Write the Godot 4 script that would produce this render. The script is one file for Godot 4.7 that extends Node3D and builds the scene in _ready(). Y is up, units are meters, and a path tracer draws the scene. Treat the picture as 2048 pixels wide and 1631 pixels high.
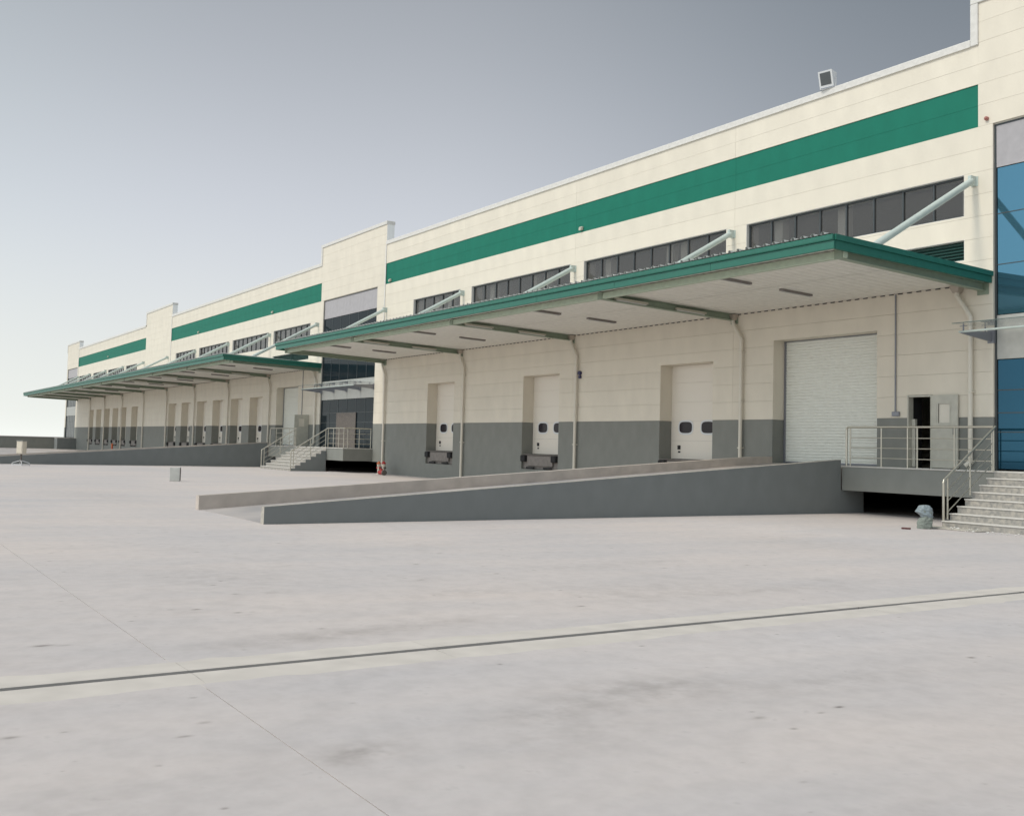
extends Node3D
# A logistics warehouse with loading docks, seen across its concrete yard.  x runs along the facade (z = 0), +z is the yard, metres.

const FLOOR := 1.36
const BAND := 2.75
var rows := [2.75, 3.345, 3.94, 4.535, 5.13, 5.725, 6.32, 6.915, 7.51, 8.105, 8.70, 9.31, 9.92, 10.53, 11.115, 11.70, 12.24, 12.80]
var M := {}
var rng := RandomNumberGenerator.new()
var used := {}

# ------------------------------------------------------------------ mesh builder
class MB:
	var v := PackedVector3Array()
	var n := PackedVector3Array()
	var t := PackedVector2Array()
	var c := PackedInt32Array()
	func tri(a: Vector3, b: Vector3, d: Vector3, nn: Vector3) -> void:
		var k := v.size()
		var flip := (b - a).cross(d - a).dot(nn) > 0.0
		for p in ([a, d, b] if flip else [a, b, d]):
			v.push_back(p); n.push_back(nn); t.push_back(uv(p, nn))
		c.push_back(k); c.push_back(k + 1); c.push_back(k + 2)
	func uv(p: Vector3, nn: Vector3) -> Vector2:
		var m := nn.abs()
		if m.y >= m.x and m.y >= m.z: return Vector2(p.x, p.z)
		if m.x >= m.z: return Vector2(p.z, p.y)
		return Vector2(p.x, p.y)
	func quad(a: Vector3, b: Vector3, d: Vector3, e: Vector3, nn: Vector3) -> void:
		var k := v.size()
		var flip := (b - a).cross(d - a).dot(nn) > 0.0
		for p in ([a, e, d, b] if flip else [a, b, d, e]):
			v.push_back(p); n.push_back(nn); t.push_back(uv(p, nn))
		for i in [0, 1, 2, 0, 2, 3]: c.push_back(k + i)
	func box(p: Vector3, q: Vector3, bevel := 0.0) -> void:
		var lo := Vector3(minf(p.x, q.x), minf(p.y, q.y), minf(p.z, q.z))
		var hi := Vector3(maxf(p.x, q.x), maxf(p.y, q.y), maxf(p.z, q.z))
		if bevel > 0.0:
			bevel_box(lo, hi, minf(bevel, 0.45 * minf(hi.x - lo.x, minf(hi.y - lo.y, hi.z - lo.z))))
			return
		frustum(lo, hi, lo, hi)
	func frustum(lo: Vector3, hi: Vector3, tlo: Vector3, thi: Vector3) -> void:   # bottom rectangle lo..hi at lo.y, top rectangle tlo..thi at hi.y
		var b := [Vector3(lo.x, lo.y, lo.z), Vector3(hi.x, lo.y, lo.z), Vector3(hi.x, lo.y, hi.z), Vector3(lo.x, lo.y, hi.z)]
		var u := [Vector3(tlo.x, hi.y, tlo.z), Vector3(thi.x, hi.y, tlo.z), Vector3(thi.x, hi.y, thi.z), Vector3(tlo.x, hi.y, thi.z)]
		hexa(b, u)
	func hexa(b: Array, u: Array) -> void:   # eight corners, bottom ring and top ring
		var mid := Vector3.ZERO
		for i in 4: mid += (b[i] + u[i]) / 8.0
		for f in [[b[0], b[1], b[2], b[3]], [u[0], u[1], u[2], u[3]], [b[0], b[1], u[1], u[0]], [b[1], b[2], u[2], u[1]], [b[2], b[3], u[3], u[2]], [b[3], b[0], u[0], u[3]]]:
			var nn: Vector3 = (f[1] - f[0]).cross(f[2] - f[0])
			if nn.length() < 1e-9: nn = (f[2] - f[0]).cross(f[3] - f[0])
			nn = nn.normalized()
			var ctr: Vector3 = (f[0] + f[1] + f[2] + f[3]) / 4.0
			if nn.dot(ctr - mid) < 0.0: nn = -nn
			quad(f[0], f[1], f[2], f[3], nn)
	func bevel_box(lo: Vector3, hi: Vector3, r: float) -> void:
		var ctr := (lo + hi) / 2.0
		var h := (hi - lo) / 2.0
		for ax in 3:
			for s in [-1.0, 1.0]:
				var nn := Vector3.ZERO; nn[ax] = s
				var a1 := (ax + 1) % 3
				var a2 := (ax + 2) % 3
				var ps := []
				for k in [[-1, -1], [1, -1], [1, 1], [-1, 1]]:
					var p := Vector3.ZERO
					p[ax] = s * h[ax]; p[a1] = k[0] * (h[a1] - r); p[a2] = k[1] * (h[a2] - r)
					ps.append(ctr + p)
				quad(ps[0], ps[1], ps[2], ps[3], nn)
		for ax in 3:   # twelve edges
			var a1 := (ax + 1) % 3
			var a2 := (ax + 2) % 3
			for s1 in [-1.0, 1.0]:
				for s2 in [-1.0, 1.0]:
					var nn := Vector3.ZERO; nn[a1] = s1; nn[a2] = s2
					var ps := []
					for k in [[-1, 0], [1, 0], [1, 1], [-1, 1]]:
						var p := Vector3.ZERO
						p[ax] = k[0] * (h[ax] - r)
						p[a1] = s1 * (h[a1] - (r if k[1] == 1 else 0.0))
						p[a2] = s2 * (h[a2] - (0.0 if k[1] == 1 else r))
						ps.append(ctr + p)
					quad(ps[0], ps[1], ps[2], ps[3], nn.normalized())
		for sx in [-1.0, 1.0]:
			for sy in [-1.0, 1.0]:
				for sz in [-1.0, 1.0]:
					var s := Vector3(sx, sy, sz)
					tri(ctr + s * (h - Vector3(0, r, r)), ctr + s * (h - Vector3(r, 0, r)), ctr + s * (h - Vector3(r, r, 0)), s.normalized())
	func tube(a: Vector3, b: Vector3, r: float, sides := 10, r2 := -1.0, caps := true) -> void:
		if r2 < 0.0: r2 = r
		var d := (b - a).normalized()
		var u := d.cross(Vector3.UP if absf(d.y) < 0.9 else Vector3.RIGHT).normalized()
		var w := d.cross(u)
		var k := v.size()
		for i in sides + 1:
			var g := TAU * i / sides
			var nn := u * cos(g) + w * sin(g)
			v.push_back(a + nn * r); n.push_back(nn); t.push_back(Vector2(float(i) / sides, 0))
			v.push_back(b + nn * r2); n.push_back(nn); t.push_back(Vector2(float(i) / sides, 1))
		for i in sides:
			var j := k + 2 * i
			var p := [j, j + 1, j + 3, j + 2]
			var flip := (v[p[1]] - v[p[0]]).cross(v[p[2]] - v[p[0]]).dot(n[j]) > 0.0
			for q in ([0, 2, 1, 0, 3, 2] if flip else [0, 1, 2, 0, 2, 3]): c.push_back(p[q])
		if caps:
			for e in [[a, r, -d], [b, r2, d]]:
				for i in sides:
					var g0 := TAU * i / sides
					var g1 := TAU * (i + 1) / sides
					tri(e[0], e[0] + (u * cos(g0) + w * sin(g0)) * e[1], e[0] + (u * cos(g1) + w * sin(g1)) * e[1], e[2])
	func ball(ctr: Vector3, r: float, seg := 8) -> void:
		lathe(ctr, [[-r, 0.001], [-0.7 * r, 0.71 * r], [0.0, r], [0.7 * r, 0.71 * r], [r, 0.001]], seg)
	func lathe(ctr: Vector3, prof: Array, seg := 12) -> void:   # [[y, radius], ...]
		for k in prof.size() - 1:
			var y0: float = prof[k][0]; var r0: float = prof[k][1]
			var y1: float = prof[k + 1][0]; var r1: float = prof[k + 1][1]
			for i in seg:
				var g0 := TAU * i / seg
				var g1 := TAU * (i + 1) / seg
				var e0 := Vector3(cos(g0), 0, sin(g0))
				var e1 := Vector3(cos(g1), 0, sin(g1))
				var nn := (e0 + e1) * (y1 - y0) * 0.5 + Vector3.UP * (r0 - r1)
				if nn.length() < 1e-7: continue
				quad(ctr + e0 * r0 + Vector3.UP * y0, ctr + e1 * r0 + Vector3.UP * y0, ctr + e1 * r1 + Vector3.UP * y1, ctr + e0 * r1 + Vector3.UP * y1, nn.normalized())
	func path(pts: Array, r: float, sides := 10) -> void:
		for i in pts.size() - 1:
			tube(pts[i], pts[i + 1], r, sides, -1.0, i == 0 or i == pts.size() - 2)
			if i > 0: ball(pts[i], r * 1.02, sides)
	func holed(x0: float, x1: float, y0: float, y1: float, z0: float, z1: float, holes: Array) -> void:   # a slab with rectangular openings [x0, x1, y0, y1]
		var xs := [x0, x1]
		var ys := [y0, y1]
		for h in holes:
			for a in [h[0], h[1]]:
				if a > x0 + 1e-4 and a < x1 - 1e-4 and not xs.has(a): xs.append(a)
			for a in [h[2], h[3]]:
				if a > y0 + 1e-4 and a < y1 - 1e-4 and not ys.has(a): ys.append(a)
		xs.sort(); ys.sort()
		var solid := func(i: int, j: int) -> bool:
			if i < 0 or j < 0 or i >= xs.size() - 1 or j >= ys.size() - 1: return false
			var mx: float = (xs[i] + xs[i + 1]) / 2.0
			var my: float = (ys[j] + ys[j + 1]) / 2.0
			for h in holes:
				if mx > h[0] and mx < h[1] and my > h[2] and my < h[3]: return false
			return true
		for i in xs.size() - 1:
			for j in ys.size() - 1:
				if not solid.call(i, j): continue
				var a: float = xs[i]; var b: float = xs[i + 1]; var e: float = ys[j]; var f: float = ys[j + 1]
				quad(Vector3(a, e, z1), Vector3(b, e, z1), Vector3(b, f, z1), Vector3(a, f, z1), Vector3(0, 0, 1))
				quad(Vector3(a, e, z0), Vector3(b, e, z0), Vector3(b, f, z0), Vector3(a, f, z0), Vector3(0, 0, -1))
				if not solid.call(i - 1, j): quad(Vector3(a, e, z0), Vector3(a, e, z1), Vector3(a, f, z1), Vector3(a, f, z0), Vector3(-1, 0, 0))
				if not solid.call(i + 1, j): quad(Vector3(b, e, z0), Vector3(b, e, z1), Vector3(b, f, z1), Vector3(b, f, z0), Vector3(1, 0, 0))
				if not solid.call(i, j - 1): quad(Vector3(a, e, z0), Vector3(b, e, z0), Vector3(b, e, z1), Vector3(a, e, z1), Vector3(0, -1, 0))
				if not solid.call(i, j + 1): quad(Vector3(a, f, z0), Vector3(b, f, z0), Vector3(b, f, z1), Vector3(a, f, z1), Vector3(0, 1, 0))
	func extrude(poly: Array, axis: int, t0: float, t1: float) -> void:   # a 2-D outline (axis 0: points are (z, y); axis 2: (x, y)) drawn out along the axis
		var at := func(p: Vector2, s: float) -> Vector3: return Vector3(s, p.y, p.x) if axis == 0 else Vector3(p.x, p.y, s)
		var pk := PackedVector2Array(poly)
		var ctr_sign := -1.0 if Geometry2D.is_polygon_clockwise(pk) else 1.0
		for i in pk.size():
			var p := pk[i]
			var q := pk[(i + 1) % pk.size()]
			var e := (q - p).normalized()
			var o2 := Vector2(e.y, -e.x) * ctr_sign
			var nn: Vector3 = at.call(o2, 0.0)
			quad(at.call(p, t0), at.call(q, t0), at.call(q, t1), at.call(p, t1), nn)
		var id := Geometry2D.triangulate_polygon(pk)
		var ax := Vector3(1, 0, 0) if axis == 0 else Vector3(0, 0, 1)
		for i in range(0, id.size(), 3):
			tri(at.call(pk[id[i]], t0), at.call(pk[id[i + 1]], t0), at.call(pk[id[i + 2]], t0), -ax)
			tri(at.call(pk[id[i]], t1), at.call(pk[id[i + 1]], t1), at.call(pk[id[i + 2]], t1), ax)
	func mesh() -> ArrayMesh:
		var a := []
		a.resize(Mesh.ARRAY_MAX)
		a[Mesh.ARRAY_VERTEX] = v; a[Mesh.ARRAY_NORMAL] = n; a[Mesh.ARRAY_TEX_UV] = t; a[Mesh.ARRAY_INDEX] = c
		var m := ArrayMesh.new()
		m.add_surface_from_arrays(Mesh.PRIMITIVE_TRIANGLES, a)
		return m

# ------------------------------------------------------------------ scene helpers
func numbered(called: String) -> String:
	var k: int = used.get(called, -1) + 1
	used[called] = k
	return called if k == 0 else "%s_%03d" % [called, k]

func tag(o: Node3D, label: String, category: String, group := "", kind := "") -> Node3D:
	if label: o.set_meta("label", label)
	if category: o.set_meta("category", category)
	if group: o.set_meta("group", group)
	if kind: o.set_meta("kind", kind)
	return o

func thing(called: String, label: String, category: String, at := Vector3.ZERO, group := "") -> Node3D:
	var o := Node3D.new()
	o.name = numbered(called)
	o.position = at
	add_child(o)
	tag(o, label, category, group)
	return o

func part(parent: Node3D, called: String, mb: MB, mat: Material, kind := "") -> MeshInstance3D:
	var o := MeshInstance3D.new()
	o.name = called
	o.mesh = mb.mesh()
	o.material_override = mat
	parent.add_child(o, true)
	if kind: o.set_meta("kind", kind)
	return o

func structure(called: String, mb: MB, mat: Material, label := "") -> MeshInstance3D:
	var o := part(self, numbered(called), mb, mat, "structure")
	if label: o.set_meta("label", label)
	return o

func bx(p: Vector3, q: Vector3, bevel := 0.0) -> MB:
	var b := MB.new()
	b.box(p, q, bevel)
	return b

func lin(r: float, g: float, b: float) -> Color:
	return Color(r, g, b).linear_to_srgb()

func noise_tex(size: int, freq: float, oct: int, lo: float, hi: float, sx := 1.0, sy := 1.0, sd := 1, tint := Vector3.ZERO) -> ImageTexture:
	var nz := FastNoiseLite.new()
	nz.seed = sd
	nz.noise_type = FastNoiseLite.TYPE_SIMPLEX_SMOOTH
	nz.frequency = freq
	nz.fractal_type = FastNoiseLite.FRACTAL_FBM
	nz.fractal_octaves = oct
	var by := PackedByteArray()
	by.resize(size * size * 3)
	for y in size:
		for x in size:   # blended at the seams so that it repeats
			var fx := float(x) / size
			var fy := float(y) / size
			var a := nz.get_noise_2d(x * sx, y * sy)
			var b := nz.get_noise_2d((x - size) * sx, y * sy)
			var c := nz.get_noise_2d(x * sx, (y - size) * sy)
			var e := nz.get_noise_2d((x - size) * sx, (y - size) * sy)
			var wx := smoothstep(0.75, 1.0, fx)
			var wy := smoothstep(0.75, 1.0, fy)
			var val := lerpf(lerpf(a, b, wx), lerpf(c, e, wx), wy)
			var g := clampf(lo + (hi - lo) * (val * 0.9 + 0.5), 0.0, 1.0)
			var k := (y * size + x) * 3
			by[k] = int(clampf(g + tint.x * val, 0, 1) * 255.0); by[k + 1] = int(clampf(g + tint.y * val, 0, 1) * 255.0); by[k + 2] = int(clampf(g + tint.z * val, 0, 1) * 255.0)
	return ImageTexture.create_from_image(Image.create_from_data(size, size, false, Image.FORMAT_RGB8, by))

func mat(col: Color, rough := 0.7, tex: Texture2D = null, scale := 0.25, metal := 0.0) -> StandardMaterial3D:
	var m := StandardMaterial3D.new()
	m.albedo_color = col
	m.roughness = rough
	m.metallic = metal
	if tex:
		m.albedo_texture = tex
		m.uv1_triplanar = true
		m.uv1_world_triplanar = true
		m.uv1_scale = Vector3(scale, scale, scale)
	return m

# ------------------------------------------------------------------ everything
func _ready() -> void:
	rng.seed = 7
	# camera
	var cam := Camera3D.new()
	cam.projection = Camera3D.PROJECTION_FRUSTUM
	cam.near = 0.1
	cam.far = 4000.0
	cam.size = 2.0 * 815.5 / 2071.59 * 0.1
	cam.frustum_offset = Vector2(0.0, -50.0 / 2071.59 * 0.1)
	cam.position = Vector3(0, 1.636, 25.194)
	cam.rotation_degrees = Vector3(3.557925, 57.010186, 1.485953)
	add_child(cam)
	cam.current = true
	# sky, sun, exposure
	var sun_az := 5.0
	var sun_el := 50.0
	var env := Environment.new()
	env.background_mode = Environment.BG_SKY
	var sky := Sky.new()
	var pan := PanoramaSkyMaterial.new()
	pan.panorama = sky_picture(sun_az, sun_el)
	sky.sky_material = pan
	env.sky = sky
	env.tonemap_mode = Environment.TONE_MAPPER_LINEAR
	env.tonemap_exposure = 1.0
	env.sdfgi_enabled = true
	env.ssao_enabled = true
	env.ssil_enabled = true
	var we := WorldEnvironment.new()
	we.environment = env
	add_child(we)
	var sun := DirectionalLight3D.new()
	sun.light_energy = 0.56
	sun.light_color = Color(1.0, 0.955, 0.88)
	sun.light_angular_distance = 12.0
	sun.shadow_enabled = true
	sun.rotation_degrees = Vector3(-sun_el, -sun_az, 0)
	add_child(sun)

	materials()
	yard()
	warehouse()
	canopies()
	ramps()
	stairs()
	yard_objects()

func sky_picture(sun_az: float, sun_el: float) -> ImageTexture:
	var sun_dir := Vector3(-sin(deg_to_rad(sun_az)) * cos(deg_to_rad(sun_el)), sin(deg_to_rad(sun_el)), cos(deg_to_rad(sun_az)) * cos(deg_to_rad(sun_el)))
	var w := 256
	var h := 128
	var im := Image.create(w, h, false, Image.FORMAT_RGBF)
	var nz := FastNoiseLite.new()
	nz.seed = 3
	nz.frequency = 0.8
	for y in h:
		var el := 90.0 - (y + 0.5) / h * 180.0
		for x in w:
			var a := ((x + 0.5) / w - 0.5) * TAU    # 0 at +z, turning towards -x
			var d := Vector3(-sin(a), 0, cos(a))
			var az := rad_to_deg(absf(angle_difference(a, deg_to_rad(sun_az))))
			var e := maxf(el, 0.0)
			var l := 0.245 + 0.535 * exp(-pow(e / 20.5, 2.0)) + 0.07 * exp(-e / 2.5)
			var fade := smoothstep(112.0, 146.0, az)
			var g := lerpf(1.0, 0.58, fade * smoothstep(0.0, 16.0, e))
			var way := (d * cos(deg_to_rad(e)) + Vector3.UP * sin(deg_to_rad(e))).angle_to(sun_dir)
			l = l * g + 1.9 * exp(-way / 0.26) + 0.55 * exp(-pow(way / 0.75, 2.0)) + 0.42 * exp(-pow(az / 62.0, 2.0)) * exp(-e / 30.0)   # haze glow round the sun, plus a low glow added to fill shaded walls
			l *= 1.0 + 0.02 * nz.get_noise_3d(d.x * 2.0, e * 0.05, d.z * 2.0)
			var k := smoothstep(0.0, 14.0, e)
			var tint := Vector3(0.985, 1.015, 0.965).lerp(Vector3(0.915, 1.0, 1.06).lerp(Vector3(0.945, 0.997, 1.088), smoothstep(80.0, 104.0, az)), k).lerp(Vector3(0.82, 1.0, 1.2), clampf((e - 14.0) / 30.0, 0, 1) * (0.35 + 0.65 * fade) + 0.3 * fade * k)
			var col := tint * l
			im.set_pixel(x, y, Color(col.x, col.y, col.z))
	return ImageTexture.create_from_image(im)

func materials() -> void:
	var wall_t := noise_tex(256, 0.018, 4, 0.965, 1.0, 1.0, 0.45, 11)
	var conc_t := noise_tex(256, 0.03, 5, 0.78, 1.0, 1.0, 1.0, 5, Vector3(0.02, 0.0, -0.03))
	var grey_t := noise_tex(256, 0.02, 4, 0.96, 1.0, 1.0, 0.6, 21)
	var fresh_t := noise_tex(256, 0.02, 4, 0.9, 1.0, 1.0, 1.0, 41)
	var fine_t := noise_tex(128, 0.05, 3, 0.95, 1.0, 1.0, 1.0, 31)
	M.tints = []
	for k in [1.0, 0.985, 1.012]:
		M.tints.append(mat(lin(0.75 * k, 0.695 * k, 0.588 * k), 0.55, wall_t, 0.22))
	M.cream = M.tints[0]
	M.joint = mat(lin(0.55, 0.52, 0.46), 0.8)
	M.cap = mat(lin(0.70, 0.685, 0.65), 0.45, fine_t, 0.8)
	M.lit_return = mat(lin(0.86, 0.87, 0.86), 0.35)  # paler than the wall: side light painted into the return's colour
	M.band = mat(lin(0.012, 0.172, 0.118), 0.6, grey_t, 0.25)
	M.band.metallic_specular = 0.3
	M.plinth = mat(lin(0.235, 0.242, 0.222), 0.75, grey_t, 0.3)
	M.ramp_paint = mat(lin(0.205, 0.222, 0.22), 0.75, grey_t, 0.3)
	M.concrete = mat(lin(0.56, 0.50, 0.445), 0.9, fresh_t, 0.3)
	M.light_concrete = mat(lin(0.56, 0.53, 0.47), 0.9, conc_t, 0.6)
	M.step = mat(lin(0.43, 0.41, 0.375), 0.85, conc_t, 0.9)
	M.nosing = mat(lin(0.62, 0.60, 0.56), 0.8, fine_t, 1.0)
	M.fascia = mat(lin(0.02, 0.15, 0.108), 0.42, fine_t, 0.6)
	M.steel = mat(lin(0.46, 0.54, 0.42), 0.5, fine_t, 0.7)
	M.beam = mat(lin(0.27, 0.33, 0.25), 0.5, fine_t, 0.7)
	M.strut = mat(lin(0.51, 0.585, 0.55), 0.45, fine_t, 0.7)
	M.soffit = mat(lin(0.84, 0.825, 0.755), 0.6, fine_t, 0.5)
	M.roof = mat(lin(0.72, 0.74, 0.72), 0.5, fine_t, 0.5)
	M.shutter = mat(lin(0.79, 0.80, 0.74), 0.55)
	M.door = mat(lin(0.80, 0.75, 0.665), 0.5)
	M.leaf = mat(lin(0.54, 0.53, 0.46), 0.55, fine_t, 0.5)
	M.rubber = mat(lin(0.022, 0.022, 0.024), 0.85)
	M.leveller = mat(lin(0.235, 0.212, 0.195), 0.6, fresh_t, 0.8)
	M.hopper = mat(lin(0.42, 0.37, 0.31), 0.5)
	M.lip = mat(lin(0.16, 0.14, 0.125), 0.6, conc_t, 0.8)
	M.frame = mat(lin(0.05, 0.06, 0.065), 0.4)
	M.white_frame = mat(lin(0.70, 0.71, 0.72), 0.4)
	M.pipe = mat(lin(0.70, 0.66, 0.57), 0.4)
	M.dark = mat(lin(0.02, 0.02, 0.022), 0.8)
	M.lamp = mat(lin(0.24, 0.22, 0.21), 0.5)
	M.lamp_pale = mat(lin(0.50, 0.48, 0.40), 0.5)
	M.tube_glass = mat(lin(0.7, 0.7, 0.68), 0.25)
	M.metal = mat(lin(0.56, 0.535, 0.46), 0.33, null, 0.25, 0.85)
	M.bracket = mat(lin(0.25, 0.26, 0.29), 0.45, null, 0.25, 0.3)
	M.grey_panel = mat(lin(0.40, 0.385, 0.40), 0.4, fine_t, 0.5)
	M.grey_strip = mat(lin(0.42, 0.43, 0.41), 0.45, fine_t, 0.5)
	M.louvre = mat(lin(0.02, 0.07, 0.06), 0.45)
	M.inside = mat(lin(0.55, 0.52, 0.48), 0.9)
	M.pillar = mat(lin(0.72, 0.70, 0.62), 0.7)
	M.red = mat(lin(0.42, 0.03, 0.03), 0.45)
	M.orange = mat(lin(0.60, 0.16, 0.06), 0.5)
	M.blue = mat(lin(0.03, 0.03, 0.10), 0.45)
	M.brick = mat(lin(0.10, 0.035, 0.035), 0.9)
	M.box_grey = mat(lin(0.34, 0.35, 0.33), 0.7, conc_t, 1.2)
	M.block = mat(lin(0.56, 0.57, 0.54), 0.7, fresh_t, 0.6)
	M.cabinet = mat(lin(0.70, 0.64, 0.53), 0.5, fine_t, 1.0)
	M.pane = mat(lin(0.115, 0.11, 0.105), 0.06)
	M.pane.metallic_specular = 0.42
	M.pane.albedo_color = Color(M.pane.albedo_color, 0.30)
	M.pane.transparency = BaseMaterial3D.TRANSPARENCY_ALPHA
	M.pane_dull = mat(lin(0.10, 0.11, 0.115), 0.15)
	M.dark_pane = mat(lin(0.012, 0.020, 0.026), 0.05)
	M.dark_pane.metallic_specular = 0.2
	M.porthole = mat(lin(0.035, 0.03, 0.035), 0.15)
	M.porthole.metallic_specular = 0.3
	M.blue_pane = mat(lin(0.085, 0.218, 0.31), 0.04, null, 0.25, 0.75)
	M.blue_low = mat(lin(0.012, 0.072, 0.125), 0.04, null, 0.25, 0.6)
	M.glass_edge = mat(lin(0.10, 0.14, 0.13), 0.2)
	M.clear = mat(Color(0.55, 0.66, 0.66, 0.16), 0.05)
	M.clear.transparency = BaseMaterial3D.TRANSPARENCY_ALPHA
	# the ground carries its own stains, so it has a picture of the yard's wear
	M.yard = yard_material(-62.0, -2.0, 72.0, 36.0, 1536, 768)
	M.yard_near = yard_material(-17.1, 2.98, 25.1, 25.1, 1792, 1792)
	M.fresh = mat(lin(0.63, 0.585, 0.535), 0.9, fine_t, 0.35)
	M.ground = mat(lin(0.54, 0.50, 0.48), 0.92, conc_t, 0.03)

func yard_picture(x0: float, z0: float, wm: float, hm: float, w: int, h: int) -> ImageTexture:
	var broad := FastNoiseLite.new(); broad.seed = 4; broad.frequency = 0.13; broad.fractal_octaves = 3
	var streak := FastNoiseLite.new(); streak.seed = 9; streak.frequency = 0.55; streak.fractal_octaves = 5; streak.fractal_gain = 0.6
	var fine := FastNoiseLite.new(); fine.seed = 14; fine.frequency = 3.2; fine.fractal_octaves = 4; fine.fractal_gain = 0.7
	var lum := PackedFloat32Array()
	var warm := PackedFloat32Array()
	lum.resize(w * h)
	warm.resize(w * h)
	for j in h:
		var z := z0 + hm * (j + 0.5) / h
		for i in w:
			var x := x0 + wm * (i + 0.5) / w
			var b := broad.get_noise_2d(x, z)
			var s := streak.get_noise_2d(x * 1.15 + z * 0.1, z * 0.30)
			var f := fine.get_noise_2d(x, z)
			var k := j * w + i
			lum[k] = 0.56 * (1.0 + 0.055 * b + 0.075 * s + 0.10 * f - (0.5 * (f - 0.40) if f > 0.40 else 0.0))
			warm[k] = 0.03 * b + 0.02 * s
	# wet or oily marks: x, z, radius along x, radius along z, depth, ragged edge
	var r2 := RandomNumberGenerator.new()
	r2.seed = 21
	var marks := [[-5.45, 20.9, 0.42, 0.62, 0.11, 1.0], [-5.3, 21.5, 0.24, 0.4, 0.08, 1.1], [-5.5, 20.05, 0.3, 0.5, 0.11, 1.1], [-5.1, 22.8, 0.2, 0.3, 0.19, 1.2], [-4.8, 21.6, 0.3, 0.6, 0.06, 1.2], [-5.7, 20.5, 0.22, 0.5, 0.07, 1.2],
		[-8.35, 21.5, 0.26, 1.1, 0.12, 0.8], [-8.2, 22.1, 0.24, 0.7, 0.08, 0.8], [-8.5, 20.4, 0.20, 0.8, 0.09, 0.9], [-9.4, 17.1, 0.7, 1.6, 0.06, 1.4], [-12.4, 21.4, 1.3, 1.1, 0.06, 1.4], [-8.9, 15.9, 0.25, 2.2, 0.07, 1.3],
		[-5.1, 19.0, 0.3, 1.3, 0.07, 1.4], [-13.0, 10.0, 2.0, 1.6, 0.05, 1.3], [-20.0, 14.0, 3.0, 0.8, 0.05, 1.3], [-30.0, 19.0, 5.0, 1.2, 0.05, 1.3], [-8.83, 23.76, 0.035, 0.08, 0.6, 0.3], [-8.78, 23.60, 0.03, 0.07, 0.25, 0.5],
		[-10.1, 22.2, 0.03, 0.05, 0.5, 0.5], [-5.84, 23.5, 0.02, 0.05, 0.5, 0.5], [-8.5, 19.6, 0.10, 0.16, -0.10, 1.0], [-16.0, 8.0, 4.0, 1.5, -0.05, 1.0], [-6.2, 17.0, 0.6, 3.0, -0.05, 1.0]]
	for i in 420:
		var r := 0.008 + 0.024 * pow(r2.randf(), 3.0)
		marks.append([r2.randf_range(-20.0, -2.0), r2.randf_range(9.0, 25.0), r, r * r2.randf_range(0.7, 2.2), r2.randf_range(0.2, 0.55), 0.5])
	for i in 46:   # small clusters of grime
		var r := r2.randf_range(0.08, 0.45)
		marks.append([r2.randf_range(-24.0, -2.5), r2.randf_range(6.0, 25.0), r, r * r2.randf_range(1.0, 3.0), r2.randf_range(0.02, 0.07), 1.6])
	var px := w / wm
	for m in marks:
		var i0 := clampi(int((m[0] - 2.4 * m[2] - x0) * px), 0, w)
		var i1 := clampi(int((m[0] + 2.4 * m[2] - x0) * px) + 1, 0, w)
		var j0 := clampi(int((m[1] - 2.4 * m[3] - z0) * px), 0, h)
		var j1 := clampi(int((m[1] + 2.4 * m[3] - z0) * px) + 1, 0, h)
		for j in range(j0, j1):
			for i in range(i0, i1):
				var x := x0 + (i + 0.5) / px
				var z := z0 + (j + 0.5) / px
				var dx: float = (x - m[0]) / m[2]
				var dz: float = (z - m[1]) / m[3]
				var n := fine.get_noise_2d(x * 0.8 + 40.0, z * 0.8)
				var q := dx * dx + dz * dz
				var t: float = exp(-q * 1.3) * clampf(1.0 + n * m[5] * 1.5, 0.0, 2.0)
				lum[j * w + i] *= 1.0 - clampf(m[4] * t, -0.5, 0.85)
				warm[j * w + i] += 0.05 * m[4] * t
	# faint tyre tracks: arcs of big circles, each a pair of bands
	for t in [[-30.0, 52.0, 36.0, 0.045], [12.0, 44.0, 29.5, 0.04], [-26.0, -6.0, 27.0, 0.035], [-2.0, 58.0, 41.0, 0.03]]:
		for j in h:
			var z := z0 + (j + 0.5) / px
			for sgn in [-1.0, 1.0]:
				for lane in [0.0, 1.9]:
					var rr: float = t[2] + lane
					var dd: float = rr * rr - (z - t[1]) * (z - t[1])
					if dd < 1.0: continue
					var xc: float = t[0] + sgn * sqrt(dd)
					var wide := 0.13 * rr / sqrt(dd)
					if wide > 1.2: continue
					var ia := int((xc - wide * 1.6 - x0) * px)
					var ib := int((xc + wide * 1.6 - x0) * px)
					for i in range(clampi(ia, 0, w), clampi(ib, 0, w)):
						var x := x0 + (i + 0.5) / px
						var n := streak.get_noise_2d(x * 2.0 + 9.0, z * 2.0)
						lum[j * w + i] *= 1.0 - t[3] * exp(-pow((x - xc) / wide, 2.0)) * clampf(0.5 + n * 1.6, 0.0, 1.0)
	var by := PackedByteArray()
	by.resize(w * h * 3)
	for k in w * h:
		var l := lum[k]
		var v := warm[k]
		by[3 * k] = int(255.0 * pow(clampf(l * (1.0 + v), 0.0, 1.0), 0.4545))
		by[3 * k + 1] = int(255.0 * pow(clampf(l * 0.922, 0.0, 1.0), 0.4545))
		by[3 * k + 2] = int(255.0 * pow(clampf(l * (0.893 - v), 0.0, 1.0), 0.4545))
	return ImageTexture.create_from_image(Image.create_from_data(w, h, false, Image.FORMAT_RGB8, by))

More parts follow.
